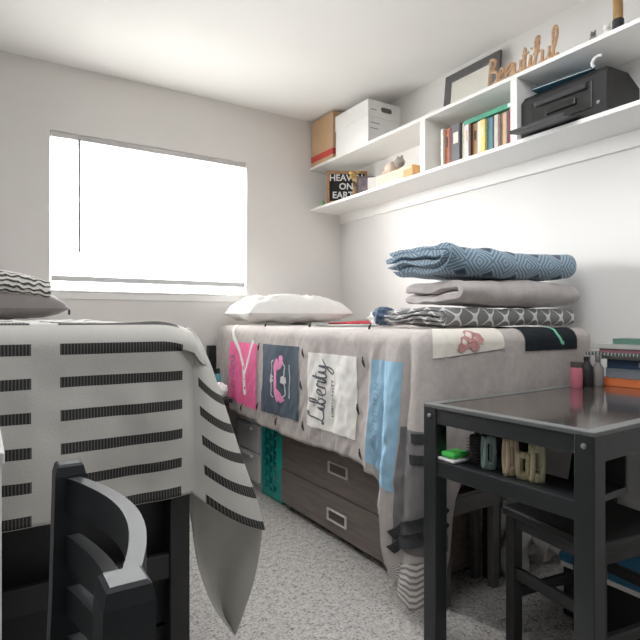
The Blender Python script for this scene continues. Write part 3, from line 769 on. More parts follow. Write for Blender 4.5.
# ------------------------------------------------------------------ folded blanket stack
def folded(mb, x0, x1, yf, yb, z0, h, K, zoff, wob=.006, seed=0, endr=.03, skew=0):
    """K nested U folds, fold edge at the front (yf), open at the back"""
    NXs = 44; pitch = h/(2*K); t = pitch*.99
    for k in range(K):
        ro = h/2-k*pitch; ri = max(ro-t, .002)
        yc = yf+h/2*.85
        path = []
        n1, n2 = 10, 14
        outer = [(yb-(yb-yc)*i/n1, -ro) for i in range(n1)]+[(yc-math.sin(PI*i/n2)*ro*.85, -math.cos(PI*i/n2)*ro) for i in range(n2+1)]+[(yc+(yb-yc)*i/n1, ro) for i in range(1, n1+1)]
        inner = [(yb-(yb-yc)*i/n1, -ri) for i in range(n1)]+[(yc-math.sin(PI*i/n2)*ri*.85, -math.cos(PI*i/n2)*ri) for i in range(n2+1)]+[(yc+(yb-yc)*i/n1, ri) for i in range(1, n1+1)]
        loop = outer+inner[::-1]; m = len(loop); nl = len(outer)
        cen = [((outer[q][0]+inner[q][0])/2, (outer[q][1]+inner[q][1])/2) for q in range(nl)]; cen = cen+cen[::-1]
        ex = .018*math.sin(k*2.1+seed)
        cum = [0]
        for a, b in zip(loop, loop[1:]+loop[:1]): cum.append(cum[-1]+math.hypot(a[0]-b[0], a[1]-b[1]))
        g_ = []
        for i in range(NXs):
            s_ = i/(NXs-1); x = x0+ex+(x1-x0-2*ex)*s_
            e = min(s_, 1-s_)*(x1-x0); sc = 1 if e > endr else (.55+.45*math.sqrt(max(0, 1-(1-e/endr)**2)))
            ring = []
            for q, (y, z) in enumerate(loop):
                yy = cen[q][0]+(y-cen[q][0])*sc; zz = cen[q][1]+(z-cen[q][1])*sc
                wv = V(x*5+seed*9, y*5, z*6); rum = 1+1.6*math.exp(-(x-x0)/.07)
                yy += wob*1.4*rum*noise.noise(wv); zz += wob*rum*noise.noise(wv+V(5, 3, 1))
                zz += wob*.5*rum*noise.noise(wv*3)
                ring.append(mb.bm.verts.new((x, yy+skew*(x-x0), z0+h/2+zz+zoff(x, (zz+h/2)/h))))
            g_.append(ring)
        for i in range(NXs-1):
            for q in range(m):
                q2 = (q+1) % m
                f = mb.bm.faces.new((g_[i][q], g_[i+1][q], g_[i+1][q2], g_[i][q2]))
                dx = (x1-x0)/(NXs-1)
                for lp, (a, b) in zip(f.loops, ((i, cum[q]), (i+1, cum[q]), (i+1, cum[q+1]), (i, cum[q+1]))): lp[mb.uv].uv = (a*dx, b)
        for ring in (g_[0], g_[-1]):
            for q in range(nl-1):
                f = mb.bm.faces.new((ring[q], ring[q+1], ring[m-2-q], ring[m-1-q]))
                for lp, (a, b) in zip(f.loops, ((0, cum[q]), (0, cum[q+1]), (.02, cum[q+1]), (.02, cum[q]))): lp[mb.uv].uv = (a, b)
    return mb
ZB = ZT+.012
o = folded(MB(), 1.43, 2.235, 1.40, 1.75, ZB, .068, 2, lambda x, t: 0, .010, 1, endr=.05).done('folded_blanket', lattice_mat(), smooth=60)
tag(o, 'folded grey lattice patterned blanket at the bottom of the stack', 'blanket', 'folded blankets stacked on the bed')
M_plush = mat('grey_plush_blanket', (176, 168, 166), 1, var=.12, scale=18, bump=.6, bscale=130, spec=.05, sheen=.3)
o = folded(MB(), 1.475, 2.26, 1.385, 1.69, ZB+.081, .092, 1, lambda x, t: .008*t*math.sin((x-1.5)*3.6), .012, 2, endr=.06).done('folded_blanket', M_plush, smooth=60)
tag(o, 'folded plain grey plush blanket in the middle of the stack', 'blanket', 'folded blankets stacked on the bed')
o = folded(MB(), 1.45, 2.205, 1.395, 1.74, ZB+.190, .108, 2, lambda x, t: .020*((x-1.80)/.4)**2-.002, .012, 3, endr=.05, skew=-.02).done('folded_blanket', geometric_mat(), smooth=60)
tag(o, 'folded blue geometric patterned blanket on top of the stack', 'blanket', 'folded blankets stacked on the bed')
nb = MB().blob((1.475, 1.812, ZT+.050), (.05, .045, .040), .16, 2.2, 4, 5, zmin=ZT+.008)
o = nb.done('crumpled_scarf', mat('navy_print', (66, 84, 108), .9, var=.75, scale=55), smooth=80); tag(o, 'crumpled navy and white scarf behind the blanket stack', 'scarf')
nb = MB().blob((1.545, 1.925, ZT+.042), (.05, .055, .034), .25, 2.4, 4, 9, zmin=ZT+.008)
o = nb.done('crumpled_cloth', M_white_cot, smooth=80); tag(o, 'crumpled white cloth behind the navy scarf', 'cloth')

# ------------------------------------------------------------------ under the wall-side bed
M_drw = wood_mat('dark_walnut_laminate', (82, 73, 68), (112, 101, 94), .45, (14, 1, 14))
dr = empty('drawer_chest', 'low dark brown two-drawer chest under the wall-side bed', 'chest of drawers', (1.55, 1.97, 0))
DX, DY0, DY1 = 1.345, 1.465, 2.515
cs = MB().box((DX+.02, DY0, .03), (DX+.34, DY0+.018, .44), .001).box((DX+.02, DY1-.018, .03), (DX+.34, DY1, .44), .001).box((DX+.02, DY0, .42), (DX+.34, DY1, .44), .001).box((DX+.02, DY0+.018, .03), (DX+.34, DY1-.018, .05)).box((DX+.32, DY0+.018, .05), (DX+.34, DY1-.018, .42))
cs.done('carcass', M_drw, dr)
for yy in (DY0+.03, DY1-.06):
    for xx in (DX+.04, DX+.29): MB().box((xx, yy, 0), (xx+.03, yy+.03, .03)).done('foot', M_void, dr)
for z0, z1, push, hz in ((.035, .208, 0, .112), (.214, .418, .006, .325)):
    d = MB().box((DX+push, DY0+.002, z0), (DX+push+.018, DY1-.002, z1), .002).done('drawer', M_drw, dr)
    h = MB(); yc = 1.985; xw = DX+push-.008; hw, hhh = .075, .027
    for lo, hi in (((yc-hw, hz-hhh), (yc+hw, hz-hhh+.007)), ((yc-hw, hz+hhh-.007), (yc+hw, hz+hhh)), ((yc-hw, hz-hhh), (yc-hw+.008, hz+hhh)), ((yc+hw-.008, hz-hhh), (yc+hw, hz+hhh))):
        h.box((xw, lo[0], lo[1]), (DX+push+.001, hi[0], hi[1]), .0015)
    h = h.done('handle', mat('satin_nickel', (206, 204, 200), .35, .35, var=.03), d); part_label(h, 'rectangular chrome handle')
    MB().box((DX+push-.0008, yc-hw+.008, hz-hhh+.007), (DX+push+.0005, yc+hw-.008, hz+hhh-.007)).done('handle_recess', mat('recess_shadow', (72, 62, 57), .7), d)
# teal basket
TB = empty('laundry_basket', 'teal slotted plastic basket beside the brown drawer chest', 'basket', (1.5, 2.67, 0))
M_teal = mat('teal_plastic', (26, 156, 146), .35, var=.03)
bx0, bx1, by0, by1, bh = 1.372, 1.64, 2.545, 2.80, .50
bk = MB()
def wallgrid(mb, P, Uv, Wv, nu, nw, hole):
    vs = {}
    def vert(i, j):
        if (i, j) not in vs: vs[i, j] = mb.bm.verts.new(P+Uv*(i/nu)+Wv*(j/nw))
        return vs[i, j]
    for i in range(nu):
        for j in range(nw):
            if not hole(i, j): mb.bm.faces.new((vert(i, j), vert(i+1, j), vert(i+1, j+1), vert(i, j+1)))
hole = lambda i, j: 3 <= i <= 14 and i % 4 != 2 and 4 <= j < 46 and ((j+(i//4)*3) % 6) not in (0, 1)
c4 = [V(bx0, by1, 0), V(bx0, by0, 0), V(bx1, by0, 0), V(bx1, by1, 0)]
for k in range(4):
    a, b = c4[k], c4[(k+1) % 4]
    wallgrid(bk, a, b-a, V(0, 0, bh), 20, 50, hole)
bk.bm.faces.new([bk.bm.verts.new(p+V(0, 0, .004)) for p in c4])
bmesh.ops.remove_doubles(bk.bm, verts=bk.bm.verts, dist=.0005)
bk.done('basket_body', M_teal, TB, solid=.004)
r = MB()
for k in range(4):
    a, b = c4[k], c4[(k+1) % 4]
    r.bar([a+V(0, 0, bh), b+V(0, 0, bh)], .014, .02, (0, 0, 1))
r.done('rim', M_teal, TB)
wl = mat('washing_white', (232, 230, 228), .9)
MB().blob((1.50, 2.67, .10), (.11, .11, .09), .2, 3, 3, 4, zmin=.012).done('crumpled_liner', wl, TB, 80)
# white drawer tower
wd = empty('drawer_tower', 'white plastic drawer tower in the corner behind the teal basket', 'drawer unit', (1.56, 3.0, 0))
MB().box((1.385, 2.825, .01), (1.72, 2.845, .56), .003).box((1.385, 3.165, .01), (1.72, 3.185, .56), .003).box((1.385, 2.845, .54), (1.72, 3.165, .56), .003).box((1.385, 2.845, .01), (1.72, 3.165, .03)).done('carcass', mat('pale_grey_plastic', (196, 194, 192), .45), wd)
for z0, z1 in ((.035, .20), (.21, .37), (.38, .535)):
    d = MB().box((1.375, 2.85, z0), (1.392, 3.16, z1), .004).done('drawer', M_white, wd)
    MB().box((1.36, 2.93, z1-.03), (1.377, 3.08, z1-.012), .004).done('lip_handle', M_white, d)
# nightstand between beds
ns = empty('nightstand', 'black nightstand by the window wall between the two beds', 'nightstand', (1.02, 3.1, 0))
MB().box((.80, 2.87, .52), (1.225, 3.315, .545), .003).done('top', M_black, ns)
MB().box((.82, 2.89, .06), (1.21, 3.31, .52), .003).done('carcass', M_black, ns)
for xx in (.825, 1.175):
    for yy in (2.895, 3.275): MB().box((xx, yy, 0), (xx+.03, yy+.03, .06)).done('leg', M_black, ns)
d = MB().box((.83, 2.878, .3), (1.2, 2.8895, .5), .002).done('drawer', M_black, ns)
MB().blob((1.015, 2.868, .4), (.012, .012, .012), 0, 1, 2).done('knob', M_chrome, d, 60)
tb = empty('bottle', 'small teal bottle on the nightstand between the beds', 'bottle', (1.205, 3.04, .545))
MB().lathe([(0, 0), (.022, 0), (.022, .11), (.012, .13), (0, .13)], (1.195, 3.03, .5455), 18).done('bottle_body', mat('teal_bottle', (70, 140, 146), .3), tb, 40)
MB().lathe([(0, 0), (.013, 0), (.013, .03), (0, .03)], (1.195, 3.03, .6755), 18).done('cap', M_void, tb, 40)
ts = MB().blob((1.185, 2.95, .585), (.035, .04, .04), .25, 3, 3, 2, zmin=.5455)
o = ts.done('crumpled_tissue', M_white_cot, smooth=80); tag(o, 'crumpled white tissue on the black nightstand', 'tissue')

# grey low stand, maroon cloth and white bags in the shadow at the foot of the bed
gd = empty('low_stand', 'low grey painted wooden stand in shadow under the foot of the bed', 'stand', (1.48, 1.39, 0))
M_gp = mat('grey_painted_wood', (96, 94, 92), .6)
MB().box((1.352, 1.335, .31), (1.64, 1.36, .372), .003).box((1.352, 1.43, .31), (1.64, 1.455, .372), .003).box((1.352, 1.335, .372), (1.64, 1.455, .384), .003).done('top', M_gp, gd)
for xx in (1.352, 1.605):
    for yy in (1.337, 1.425): MB().box((xx, yy, 0), (xx+.034, yy+.03, .312), .003).done('leg', M_gp, gd)
mc = MB().blob((1.49, 1.395, .425), (.11, .05, .036), .12, 3, 3, 6, zmin=.3845)
o = mc.done('maroon_cloth', cot('maroon_cotton', (84, 36, 48)), smooth=80); tag(o, 'maroon cloth bundled on the low grey stand', 'cloth')
for (c_, r_, s_, l) in (((1.79, 1.415, .15), (.062, .07, .15), 3, 'crumpled white bag standing behind the black stool'), ((1.955, 1.40, .12), (.07, .06, .12), 8, 'small crumpled white bag under the desk beside the wall')):
    b = MB().blob(c_, r_, .35, 2.2, 4, s_, zmin=.001)
    o = b.done('plastic_bag', mat('white_bag', (206, 202, 198), .6), smooth=25); tag(o, l, 'bag')

# ------------------------------------------------------------------ desk
dk_ = empty('desk', 'black wooden desk with a glossy inset top and an open end shelf', 'desk', (1.16, 1.235, 0))
L, W, HD, LG = 1.09, .535, .74, .05      # local: +x to the wall, -y toward the camera
def DB(lo, hi, bev=.002): return MB().box(V(*lo)+dk_.location, V(*hi)+dk_.location, bev)
for x in (0, L-LG):
    for y in (-LG, -W): DB((x, y, 0), (x+LG, y+LG, HD-.006), .003).done('leg', M_desk, dk_)
top = MB()
def dbx(mb, lo, hi, bev=.002): return mb.box(V(*lo)+dk_.location, V(*hi)+dk_.location, bev)
dbx(top, (0, -.032, HD-.012), (L, 0, HD)); dbx(top, (0, -W, HD-.012), (L, -W+.032, HD)); dbx(top, (0, -W+.032, HD-.012), (.032, -.032, HD)); dbx(top, (L-.032, -W+.032, HD-.012), (L, -.032, HD))
part_label(top.done('top_border', M_deskedge, dk_), 'grey edge strip round the top with painted-in sheen')
gt = wood_mat('glossy_dark_walnut', (44, 38, 35), (70, 62, 57), .13, (2, 14, 14), coat=.5)
DB((.032, -W+.032, HD-.012), (L-.032, -.032, HD-.003), 0).done('inset_top', gt, dk_)
ap = MB()
dbx(ap, (.004, -W+LG, HD-.058), (.026, -LG, HD-.012)); dbx(ap, (LG, -W+.004, HD-.075), (L-LG, -W+.026, HD-.012)); dbx(ap, (LG, -.026, HD-.075), (L-LG, -.004, HD-.012)); dbx(ap, (L-.026, -W+LG, HD-.075), (L-.004, -LG, HD-.012))
ap.done('apron', M_desk, dk_)
DB((.003, -W+LG, .525), (.026, -LG, .572)).done('shelf_rail', M_desk, dk_)
DB((.026, -W+.03, .555), (.21, -.03, .572), 0).done('end_shelf', M_desk, dk_)
DB((.205, -W+.03, .555), (.215, -.03, HD-.012), 0).done('shelf_back', M_void, dk_)
for y in (-.025, -W+.025):
    k = MB().lathe([(0, 0), (.007, 0), (.006, .003), (0, .0045)], (0, 0, 0), 14).done('screw', M_screw, dk_)
    k.matrix_parent_inverse = Matrix.Identity(4); k.rotation_euler = (0, -PI/2, 0); k.location = (-.0005, y, HD-.035)
spin(dk_, 2.5)
bpy.context.view_layer.update()
def dp(x, y, z): return dk_.matrix_world @ V(x, y, z)
# desk-shelf things: claw clips, soap, brushes
ZS = .5735
def claw(label, y, rgb, h, tilt, tex=0):
    o = empty('claw_clip', label, 'hair clip', dp(.055, y, ZS), 'hair claw clips on the desk end shelf')
    m = mat('clip_'+label[:9], rgb, .3, var=.03 if not tex else .2, scale=30 if not tex else 160)
    base = dp(.055, y, ZS)
    R = Matrix.Rotation(math.radians(tilt), 3, 'Z')
    for sgn, w0 in ((-1, .036), (1, .036)):
        b = MB(); n = 14; t = .005
        def prof(k):
            s_ = k/n; return V(sgn*(.007+.007*math.sin(PI*s_)), 0, .001+h*s_)
        # curved plate with a slot: two stiles, top and bottom bands
        def seg(y0, y1, k0, k1):
            b.grid(lambda i, j: prof(k0+(k1-k0)*i/10)+V(0, y0+(y1-y0)*j/3, 0), 11, 4)
        seg(-w0/2, -w0/2+.011, 0, n); seg(w0/2-.011, w0/2, 0, n); seg(-w0/2+.011, w0/2-.011, 0, 3); seg(-w0/2+.011, w0/2-.011, 11, n)
        bmesh.ops.remove_doubles(b.bm, verts=b.bm.verts, dist=.0004)
        for v in b.bm.verts: v.co = base+R @ v.co
        b.done('jaw', m, o, smooth=40, solid=t)
    b = MB().tube([base+R @ V(0, -.012, h*.86), base+R @ V(0, .012, h*.86)], .005, 10)
    b.done('spring', M_chrome, o)
    return o
claw('sage teal claw clip on the desk end shelf', -.20, (140, 164, 158), .092, 58)
claw('peach cream claw clip between the teal and the olive clips', -.272, (226, 202, 170), .098, 62)
claw('olive cream woven claw clip nearest the desk corner', -.352, (196, 190, 150), .098, 50, 1)
claw('small tan claw clip behind the peach cream one', -.318, (176, 164, 128), .07, 20)
so = empty('soap_dish', 'white dish holding a bright green block on the desk shelf', 'dish', dp(.05, -.085, ZS))
q = dp(.05, -.085, ZS)
MB().box(q+V(-.042, -.032, 0), q+V(.042, .036, .010), .004).done('dish', M_white, so)
gsb = MB().box(q+V(-.036, -.024, .0105), q+V(.036, .030, .028), .011, 3)
tag(gsb.done('green_block', mat('bright_green', (70, 206, 80), .5, var=.03), smooth=50), 'bright green soap-like block lying on the white dish', 'block')
hb = empty('hair_brush', 'black hairbrush standing upright on the desk end shelf', 'brush', dp(.075, -.145, ZS)); q = dp(.075, -.145, ZS)
MB().box(q+V(-.012, -.024, 0), q+V(.006, .024, .085), .008, 3).done('head', M_void, hb, 40)
br = MB()
for i in range(5):
    for j in range(8): br.tube([q+V(-.011, -.018+.009*i, .01+.009*j), q+V(-.026, -.018+.009*i, .01+.009*j)], .0012, 4)
br.done('bristles', mat('bristle_grey', (70, 68, 70), .5), hb)
MB().tube([q+V(-.003, 0, .08), q+V(-.003, 0, .118)], .007, 10).done('handle', M_void, hb, 50)
for k, (yy, hh_, l) in enumerate(((-.125, .105, 'slim black tube standing behind the hairbrush'), (-.175, .08, 'short black jar beside the hairbrush on the desk shelf'))):
    q = dp(.125 if k == 0 else .07, yy, ZS); o = empty('cosmetic_tube', l, 'cosmetics', q)
    MB().lathe([(0, 0), (.011, 0), (.011, hh_*.7), (.009, hh_*.72), (0, hh_*.72)], q, 16).done('tube_body', M_void, o, 40)
    MB().lathe([(0, hh_*.72), (.008, hh_*.72), (.008, hh_), (0, hh_)], q, 16).done('cap', mat('grey_cap', (92, 90, 92), .4), o, 40)
q = dp(.14, -.33, ZS+.002); o = empty('paper_sleeve', 'grey folded paper leaning at the back of the desk shelf', 'paper', q)
MB().box(q+V(-.002, -.06, 0), q+V(.002, .06, .085), rot=Matrix.Rotation(.25, 3, 'Y'), piv=q).done('sheet', mat('grey_paper', (176, 172, 168), .8), o)
MB().box(q+V(.006, -.05, 0), q+V(.009, .055, .07), rot=Matrix.Rotation(.25, 3, 'Y'), piv=q).done('inner_sheet', mat('grey_paper', (176, 172, 168), .8), o)

# desk-top things
ZD = HD-.0025
q = dp(.775, -.05, ZD); o = empty('jar', 'pink candle jar with a dark lid at the back of the desk', 'jar', q)
MB().lathe([(0, 0), (.021, 0), (.0225, .006), (.0225, .070), (.020, .077), (0, .077)], q, 24).done('jar_body', mat('dusty_pink', (186, 98, 116), .3), o, 40)
MB().lathe([(0, .077), (.021, .077), (.021, .098), (0, .098)], q, 24).done('lid', mat('dark_lid', (70, 62, 60), .5), o, 40)
q = dp(.84, -.055, ZD); o = empty('pump_bottle', 'black bottle standing beside the pink jar', 'bottle', q)
MB().lathe([(0, 0), (.022, 0), (.024, .01), (.024, .075), (.012, .092), (.010, .1), (0, .1)], q, 20).done('bottle_body', M_void, o, 40)
MB().lathe([(0, .1), (.011, .1), (.011, .115), (0, .115)], q, 16).done('cap', M_void, o, 40)
q = dp(.885, -.075, ZD); o = empty('spray_bottle', 'clear grey bottle standing between the black bottle and the books', 'bottle', q)
MB().lathe([(0, 0), (.020, 0), (.022, .01), (.022, .07), (.010, .088), (.009, .095), (0, .095)], q, 20).done('bottle_body', mat('smoky_plastic', (128, 122, 118), .25), o, 40)
MB().lathe([(0, .095), (.010, .095), (.010, .12), (.006, .125), (0, .125)], q, 16).done('cap', mat('grey_cap', (92, 90, 92), .4), o, 40)
stk = [ # dx0, y0, y1, thickness, rgb, label, kind
 (.925, -0.045, -0.370, .030, (222, 110, 58), 'orange book at the bottom of the desk pile', 'book'),
 (.945, -0.075, -0.360, .040, (110, 122, 130), 'grey blue book second from the bottom of the desk pile', 'book'),
 (.945, -0.080, -0.370, .034, (34, 62, 92), 'navy book in the middle of the desk pile', 'book'),
 (.94, -0.060, -0.370, .014, (166, 170, 168), 'pale grey thin book above the navy book', 'book'),
 (.915, -0.010, -0.370, .012, (70, 84, 80), 'spiral notebook with a white coil in the desk pile', 'notebook'),
 (.925, -0.060, -0.380, .016, (150, 100, 108), 'dusty rose notebook in the desk pile', 'notebook'),
 (.92, -0.030, -0.370, .018, (196, 196, 192), 'stack of white papers near the top of the desk pile', 'papers'),
 (.95, -0.100, -0.400, .022, (84, 124, 110), 'green book on top of the desk pile', 'book'),
]
z = ZD
for i, (x0, ya, yb, t, rgb, lab, cat) in enumerate(stk):
    q = dp(x0, (ya+yb)/2, z); o = empty('paper_stack' if cat == 'papers' else cat, lab, cat, q, 'books and papers piled on the desk')
    m = mat('pile_cover_%d' % i, rgb, .5)
    lo, hi = V(1.16+x0, 1.235+yb, z), V(1.16+x0+.135-(x0-.915), 1.235+ya, z+t-.0006); R = RZ(2.5); pv = dk_.location
    def pb_(mb, a, b_, bev=0): return mb.box(a, b_, bev, rot=R, piv=pv)
    c = MB(); pb_(c, lo, V(hi.x, hi.y, lo.z+.002)); pb_(c, V(lo.x, lo.y, hi.z-.002), hi); pb_(c, V(lo.x, lo.y, lo.z), V(lo.x+.002, hi.y, hi.z)); c.done('cover', m, o)
    c = MB(); pb_(c, V(lo.x+.002, lo.y+.003, lo.z+.002), V(hi.x-.002, hi.y-.003, hi.z-.002)); c.done('pages', M_page, o)
    if 'spiral' in lab:
        c = MB()
        for k in range(26):
            yy = lo.y+.01+k*(hi.y-lo.y-.02)/25; cc = V(lo.x, yy, (lo.z+hi.z)/2)
            c.tube([pv+R @ (cc+V(.006*math.cos(a), 0, .0055*math.sin(a))-pv) for a in [j*PI/4 for j in range(9)]], .0012, 5)
        part_label(c.done('coil', M_white, o), 'white spiral coil')
    if i == 2:
        c = MB(); pb_(c, V(lo.x-.0006, lo.y+.08, lo.z+.008), V(lo.x+.001, lo.y+.17, hi.z-.008)); c.done('spine_title', mat('pale_title', (150, 160, 170), .6), o)
    z += t

# stool tucked under the desk
stl = empty('stool', 'black wooden seat tucked under the desk', 'stool', (1.462, .885, 0))
def sb(lo, hi, bev=.003): return MB().box(V(*lo)+stl.location, V(*hi)+stl.location, bev)
sw = .165
sb((-sw, -sw, .415), (sw, sw, .445), .008).done('seat', M_black, stl)
for x in (-1, 1):
    for y in (-1, 1): sb((x*(sw-.025)-.017, y*(sw-.025)-.017, 0), (x*(sw-.025)+.017, y*(sw-.025)+.017, .416)).done('leg', M_black, stl)
for a, b in (((-sw+.012, -sw+.03, .385), (-sw+.034, sw-.03, .416)), ((sw-.034, -sw+.03, .385), (sw-.012, sw-.03, .416)), ((-sw+.03, -sw+.012, .385), (sw-.03, -sw+.034, .416)), ((-sw+.03, sw-.034, .385), (sw-.03, sw-.012, .416))):
    sb(a, b).done('apron', M_black, stl)
for a, b in (((-sw+.014, -sw+.03, .235), (-sw+.032, sw-.03, .268)), ((sw-.032, -sw+.03, .235), (sw-.014, sw-.03, .268)), ((-sw+.03, -sw+.014, .17), (sw-.03, -sw+.032, .2)), ((-sw+.03, sw-.032, .17), (sw-.03, sw-.014, .2))):
    sb(a, b).done('stretcher', M_black, stl)
spin(stl, -8)
bb = empty('storage_bin', 'dark bin with a blue lid on the carpet behind the stool', 'bin', (1.82, .93, 0))
MB().box((1.67, .70, 0), (1.98, 1.10, .165), .006).done('bin_body', M_void, bb)
MB().box((1.664, .694, .165), (1.986, 1.106, .182), .003).done('white_band', M_white, bb)
part_label(MB().box((1.66, .69, .182), (1.99, 1.11, .212), .006).done('lid', mat('bright_blue_plastic', (18, 96, 134), .4), bb), 'bright blue lid')

# ------------------------------------------------------------------ bed in front (left)
bed1 = empty('bed', 'raised black bed under the black and white striped blanket', 'bed', (-.05, 2.3, 0))
LX0, LX1, LY0, LY1 = -.53, .445, 1.315, 3.32
MB().box((LX0+.02, LY0+.06, .72), (LX1-.05, LY1, .925), .05, 3).done('mattress', M_white_cot, bed1, 40)
fm = MB().box((LX0+.05, LY0+.01, .60), (LX1-.05, LY0+.04, .71), .003).box((LX0, LY0+.05, .60), (LX0+.03, LY1-.05, .71), .003).box((LX1-.03, LY0+.05, .60), (LX1, LY1-.05, .71), .003).box((LX0+.05, LY1-.04, .60), (LX1-.05, LY1-.01, .71), .003).box((LX0+.03, LY0+.05, .69), (LX1-.03, LY1-.05, .71))
fm.done('bed_frame', M_black, bed1)
for x in (LX0, LX1-.05):
    for y, h in ((LY0, .72), (LY1-.05, .9)): MB().box((x, y, 0), (x+.05, y+.05, h), .003).done('leg', M_black, bed1)
MB().box((LX0+.05, LY0+.004, .36), (LX1-.05, LY0+.026, .42), .003).done('cross_rail', M_black, bed1)
# black chest added so the space under the bed reads dark
bc = empty('dark_filler_chest', 'black chest of drawers added to darken the space under the striped bed', 'chest of drawers', (-.06, 1.7, 0))
MB().box((-.47, 1.40, .03), (.435, 1.86, .57), .003).done('carcass', M_black, bc)
MB().box((-.45, 1.42, 0), (.415, 1.84, .03)).done('plinth', M_void, bc)
for k in range(3):
    z0 = .05+k*.17
    for xa, xb in ((-.46, -.025), (-.015, .425)):
        d = MB().box((xa, 1.385, z0), (xb, 1.3995, z0+.16), .002).done('drawer', M_black, bc)
        MB().blob(((xa+xb)/2, 1.378, z0+.08), (.012, .012, .012), 0, 1, 2).done('knob', M_void, d, 60)

# striped blanket: top, foot-end face, flared corner fold, side skirt
ZT1 = .985; EY = 1.285; R1 = .05; A1 = R1*PI/2; VR = .165/.326
SIL = [(.50, (265, 540)), (.575, (263, 529)), (.644, (254, 496)), (.722, (240, 458)), (.795, (230, 428)), (.871, (220, 398)), (.934, (209, 366)), (.97, (199, 343)), (1.02, (192, 331)), (1.2, (188, 328))]
def silp(zn):
    px = interp([(a, b[0]) for a, b in SIL], zn); pyy = interp([(a, b[1]) for a, b in SIL], zn)
    return at(px, pyy, y=EY+.05)
def endpt(x, zn):
    """foot-end face; zn = nominal height (grows over the rounded edge on to the top)"""
    d = ZT1-R1-zn         # >0 on the vertical part
    w_ = .012*noise.noise(V(x*5, zn*5, 3))+.005*noise.noise(V(x*16, zn*12, 7))
    if d > 0:
        return V(x, EY+w_*min(1, d*10)-.02*min(1, d/.35)*math.sin((x+.2)*7)*.5, zn)
    s_ = -d
    if s_ < A1:
        a = s_/R1; return V(x, EY+R1-R1*math.cos(a), ZT1-R1+R1*math.sin(a))
    return V(x, EY+R1+(s_-A1), ZT1+.3*w_+.006*noise.noise(V(x*4, s_*4, 9)))
zn_top = ZT1-R1+A1+.10
ZH = .565
NE, NF, NK, NR = 70, 22, 40, 64
XV = .447
def zrow(j): return ZH+(zn_top-ZH)*j/(NR-1)
def blanket(i, j):
    zn = zrow(j)
    hem = .012*math.sin(i*.3)*(1-j/(NR-1))
    if i < NE:
        x = -.60+(XV+.60)*i/(NE-1)
        zz = zn
        p = endpt(x, zz)
        k = max(0, (x-.36)/(XV-.36)); kk = max(0, 1-abs(zn-ZT1)/.4)
        p.z -= .02*k*k*(1 if zn > ZT1-R1 else .0)
        p.y += .02*k*k*(1 if zn < ZT1-R1 else 0)
        return p
    a = endpt(XV, zn); a.z -= .02*(1 if zn > ZT1-R1 else 0); a.y += .02*(1 if zn < ZT1-R1 else 0)
    s_ = silp(min(zn, 1.06))
    if i < NE+NF:
        t = (i-NE+1)/NF
        p = a.lerp(s_, t)
        b = math.sin(PI*t)
        p.y -= .022*b*min(1, max(0, (1.0-zn)/.2))
        p.z += -.012*b+.008*math.sin(t*9+zn*6)*b*0
        if zn > 1.0: p = p.lerp(V(p.x, endpt(XV, zn).y, p.z), min(1, (zn-1.0)/.1))
        return p
    t = (i-NE-NF+1)/NK
    # side skirt running back along the bed
    yb = 1.62; te = min(1, t*2.6)
    drop = max(0, min(1, (ZT1-zn)/.42))
    sx_ = .47+.035*drop+.012*math.sin(t*40)*drop
    base = V(sx_, s_.y+(3.28-s_.y)*t**1.15, min(zn, ZT1-.008))
    e = (1-te)**2
    p = base.lerp(V(s_.x, base.y, s_.z), e)
    return p
def buv(i, j):
    zn = zrow(j)
    if i < NE: u = -.60+(XV+.60)*i/(NE-1)
    elif zn > .90: u = .4455
    elif i < NE+NF: u = XV+.145*(i-NE+1)/NF*1.0
    else: u = XV+.145+1.9*(i-NE-NF+1)/NK
    return (u, zn)
sbm = MB(); sbm.grid(blanket, NE+NF+NK, NR, buv)
def topf(i, j):
    x = -.60+(.475+.60)*i/50; y = EY+R1+.10+(3.29-EY-R1-.10)*j/60
    z = ZT1+.3*(.010*noise.noise(V(x*5, (ZT1+y)*5, 3)))+.012*noise.noise(V(x*4, y*4, 9))*min(1, j/6)+.010*noise.noise(V(x*9, y*7, 2))*min(1, j/8)
    if j == 0: z = endpt(min(x, XV), zn_top).z
    if x > .40: z -= .5*(x-.40)**1.3
    return V(x, y, z)
sbm.grid(topf, 51, 61, lambda i, j: (-.60+1.075*i/50, zn_top+(1.85)*j/60))
strp = sbm.done('striped_blanket', stripe_mat(), smooth=80)
md = strp.modifiers.new('thick', 'SOLIDIFY'); md.thickness = .006; md.offset = 1
tag(strp, 'white blanket with rows of black woven dashes draped over the raised bed', 'blanket')
# lining of the hanging corner
LL = [(184, 484), (191, 520), (198, 566), (213, 606), (233, 634)]
LR = [(262.5, 527), (259, 556), (252, 588), (243, 615), (236, 635)]
pl = crom([at(a, b, y=EY+.062) for a, b in LL], 6); prr = crom([at(a, b, y=EY+.052+.012*k) for k, (a, b) in enumerate(LR)], 6)
def lf(i, j):
    t = j/16; p = pl[i].lerp(prr[i], t); k = math.sin(PI*t)*(1-i/len(pl))
    hem0 = (1-i/(len(pl)-1))**3
    p.y += .05*math.sin(PI*t)*(.4+.6*(1-hem0))+.012*math.sin(t*11+i*.1)*math.sin(PI*t)
    p.z += .02*hem0*(0)-.010*math.sin(PI*t)*hem0
    return p
lb = MB(); lb.grid(lf, len(pl), 17)
M_lin = mat('grey_beige_lining', (176, 174, 166), .95, var=.06, scale=14, bump=.2, bscale=250, spec=.1)
part_label(lb.done('lining', M_lin, strp, smooth=80, solid=.003), 'plain grey beige lining of the hanging corner')

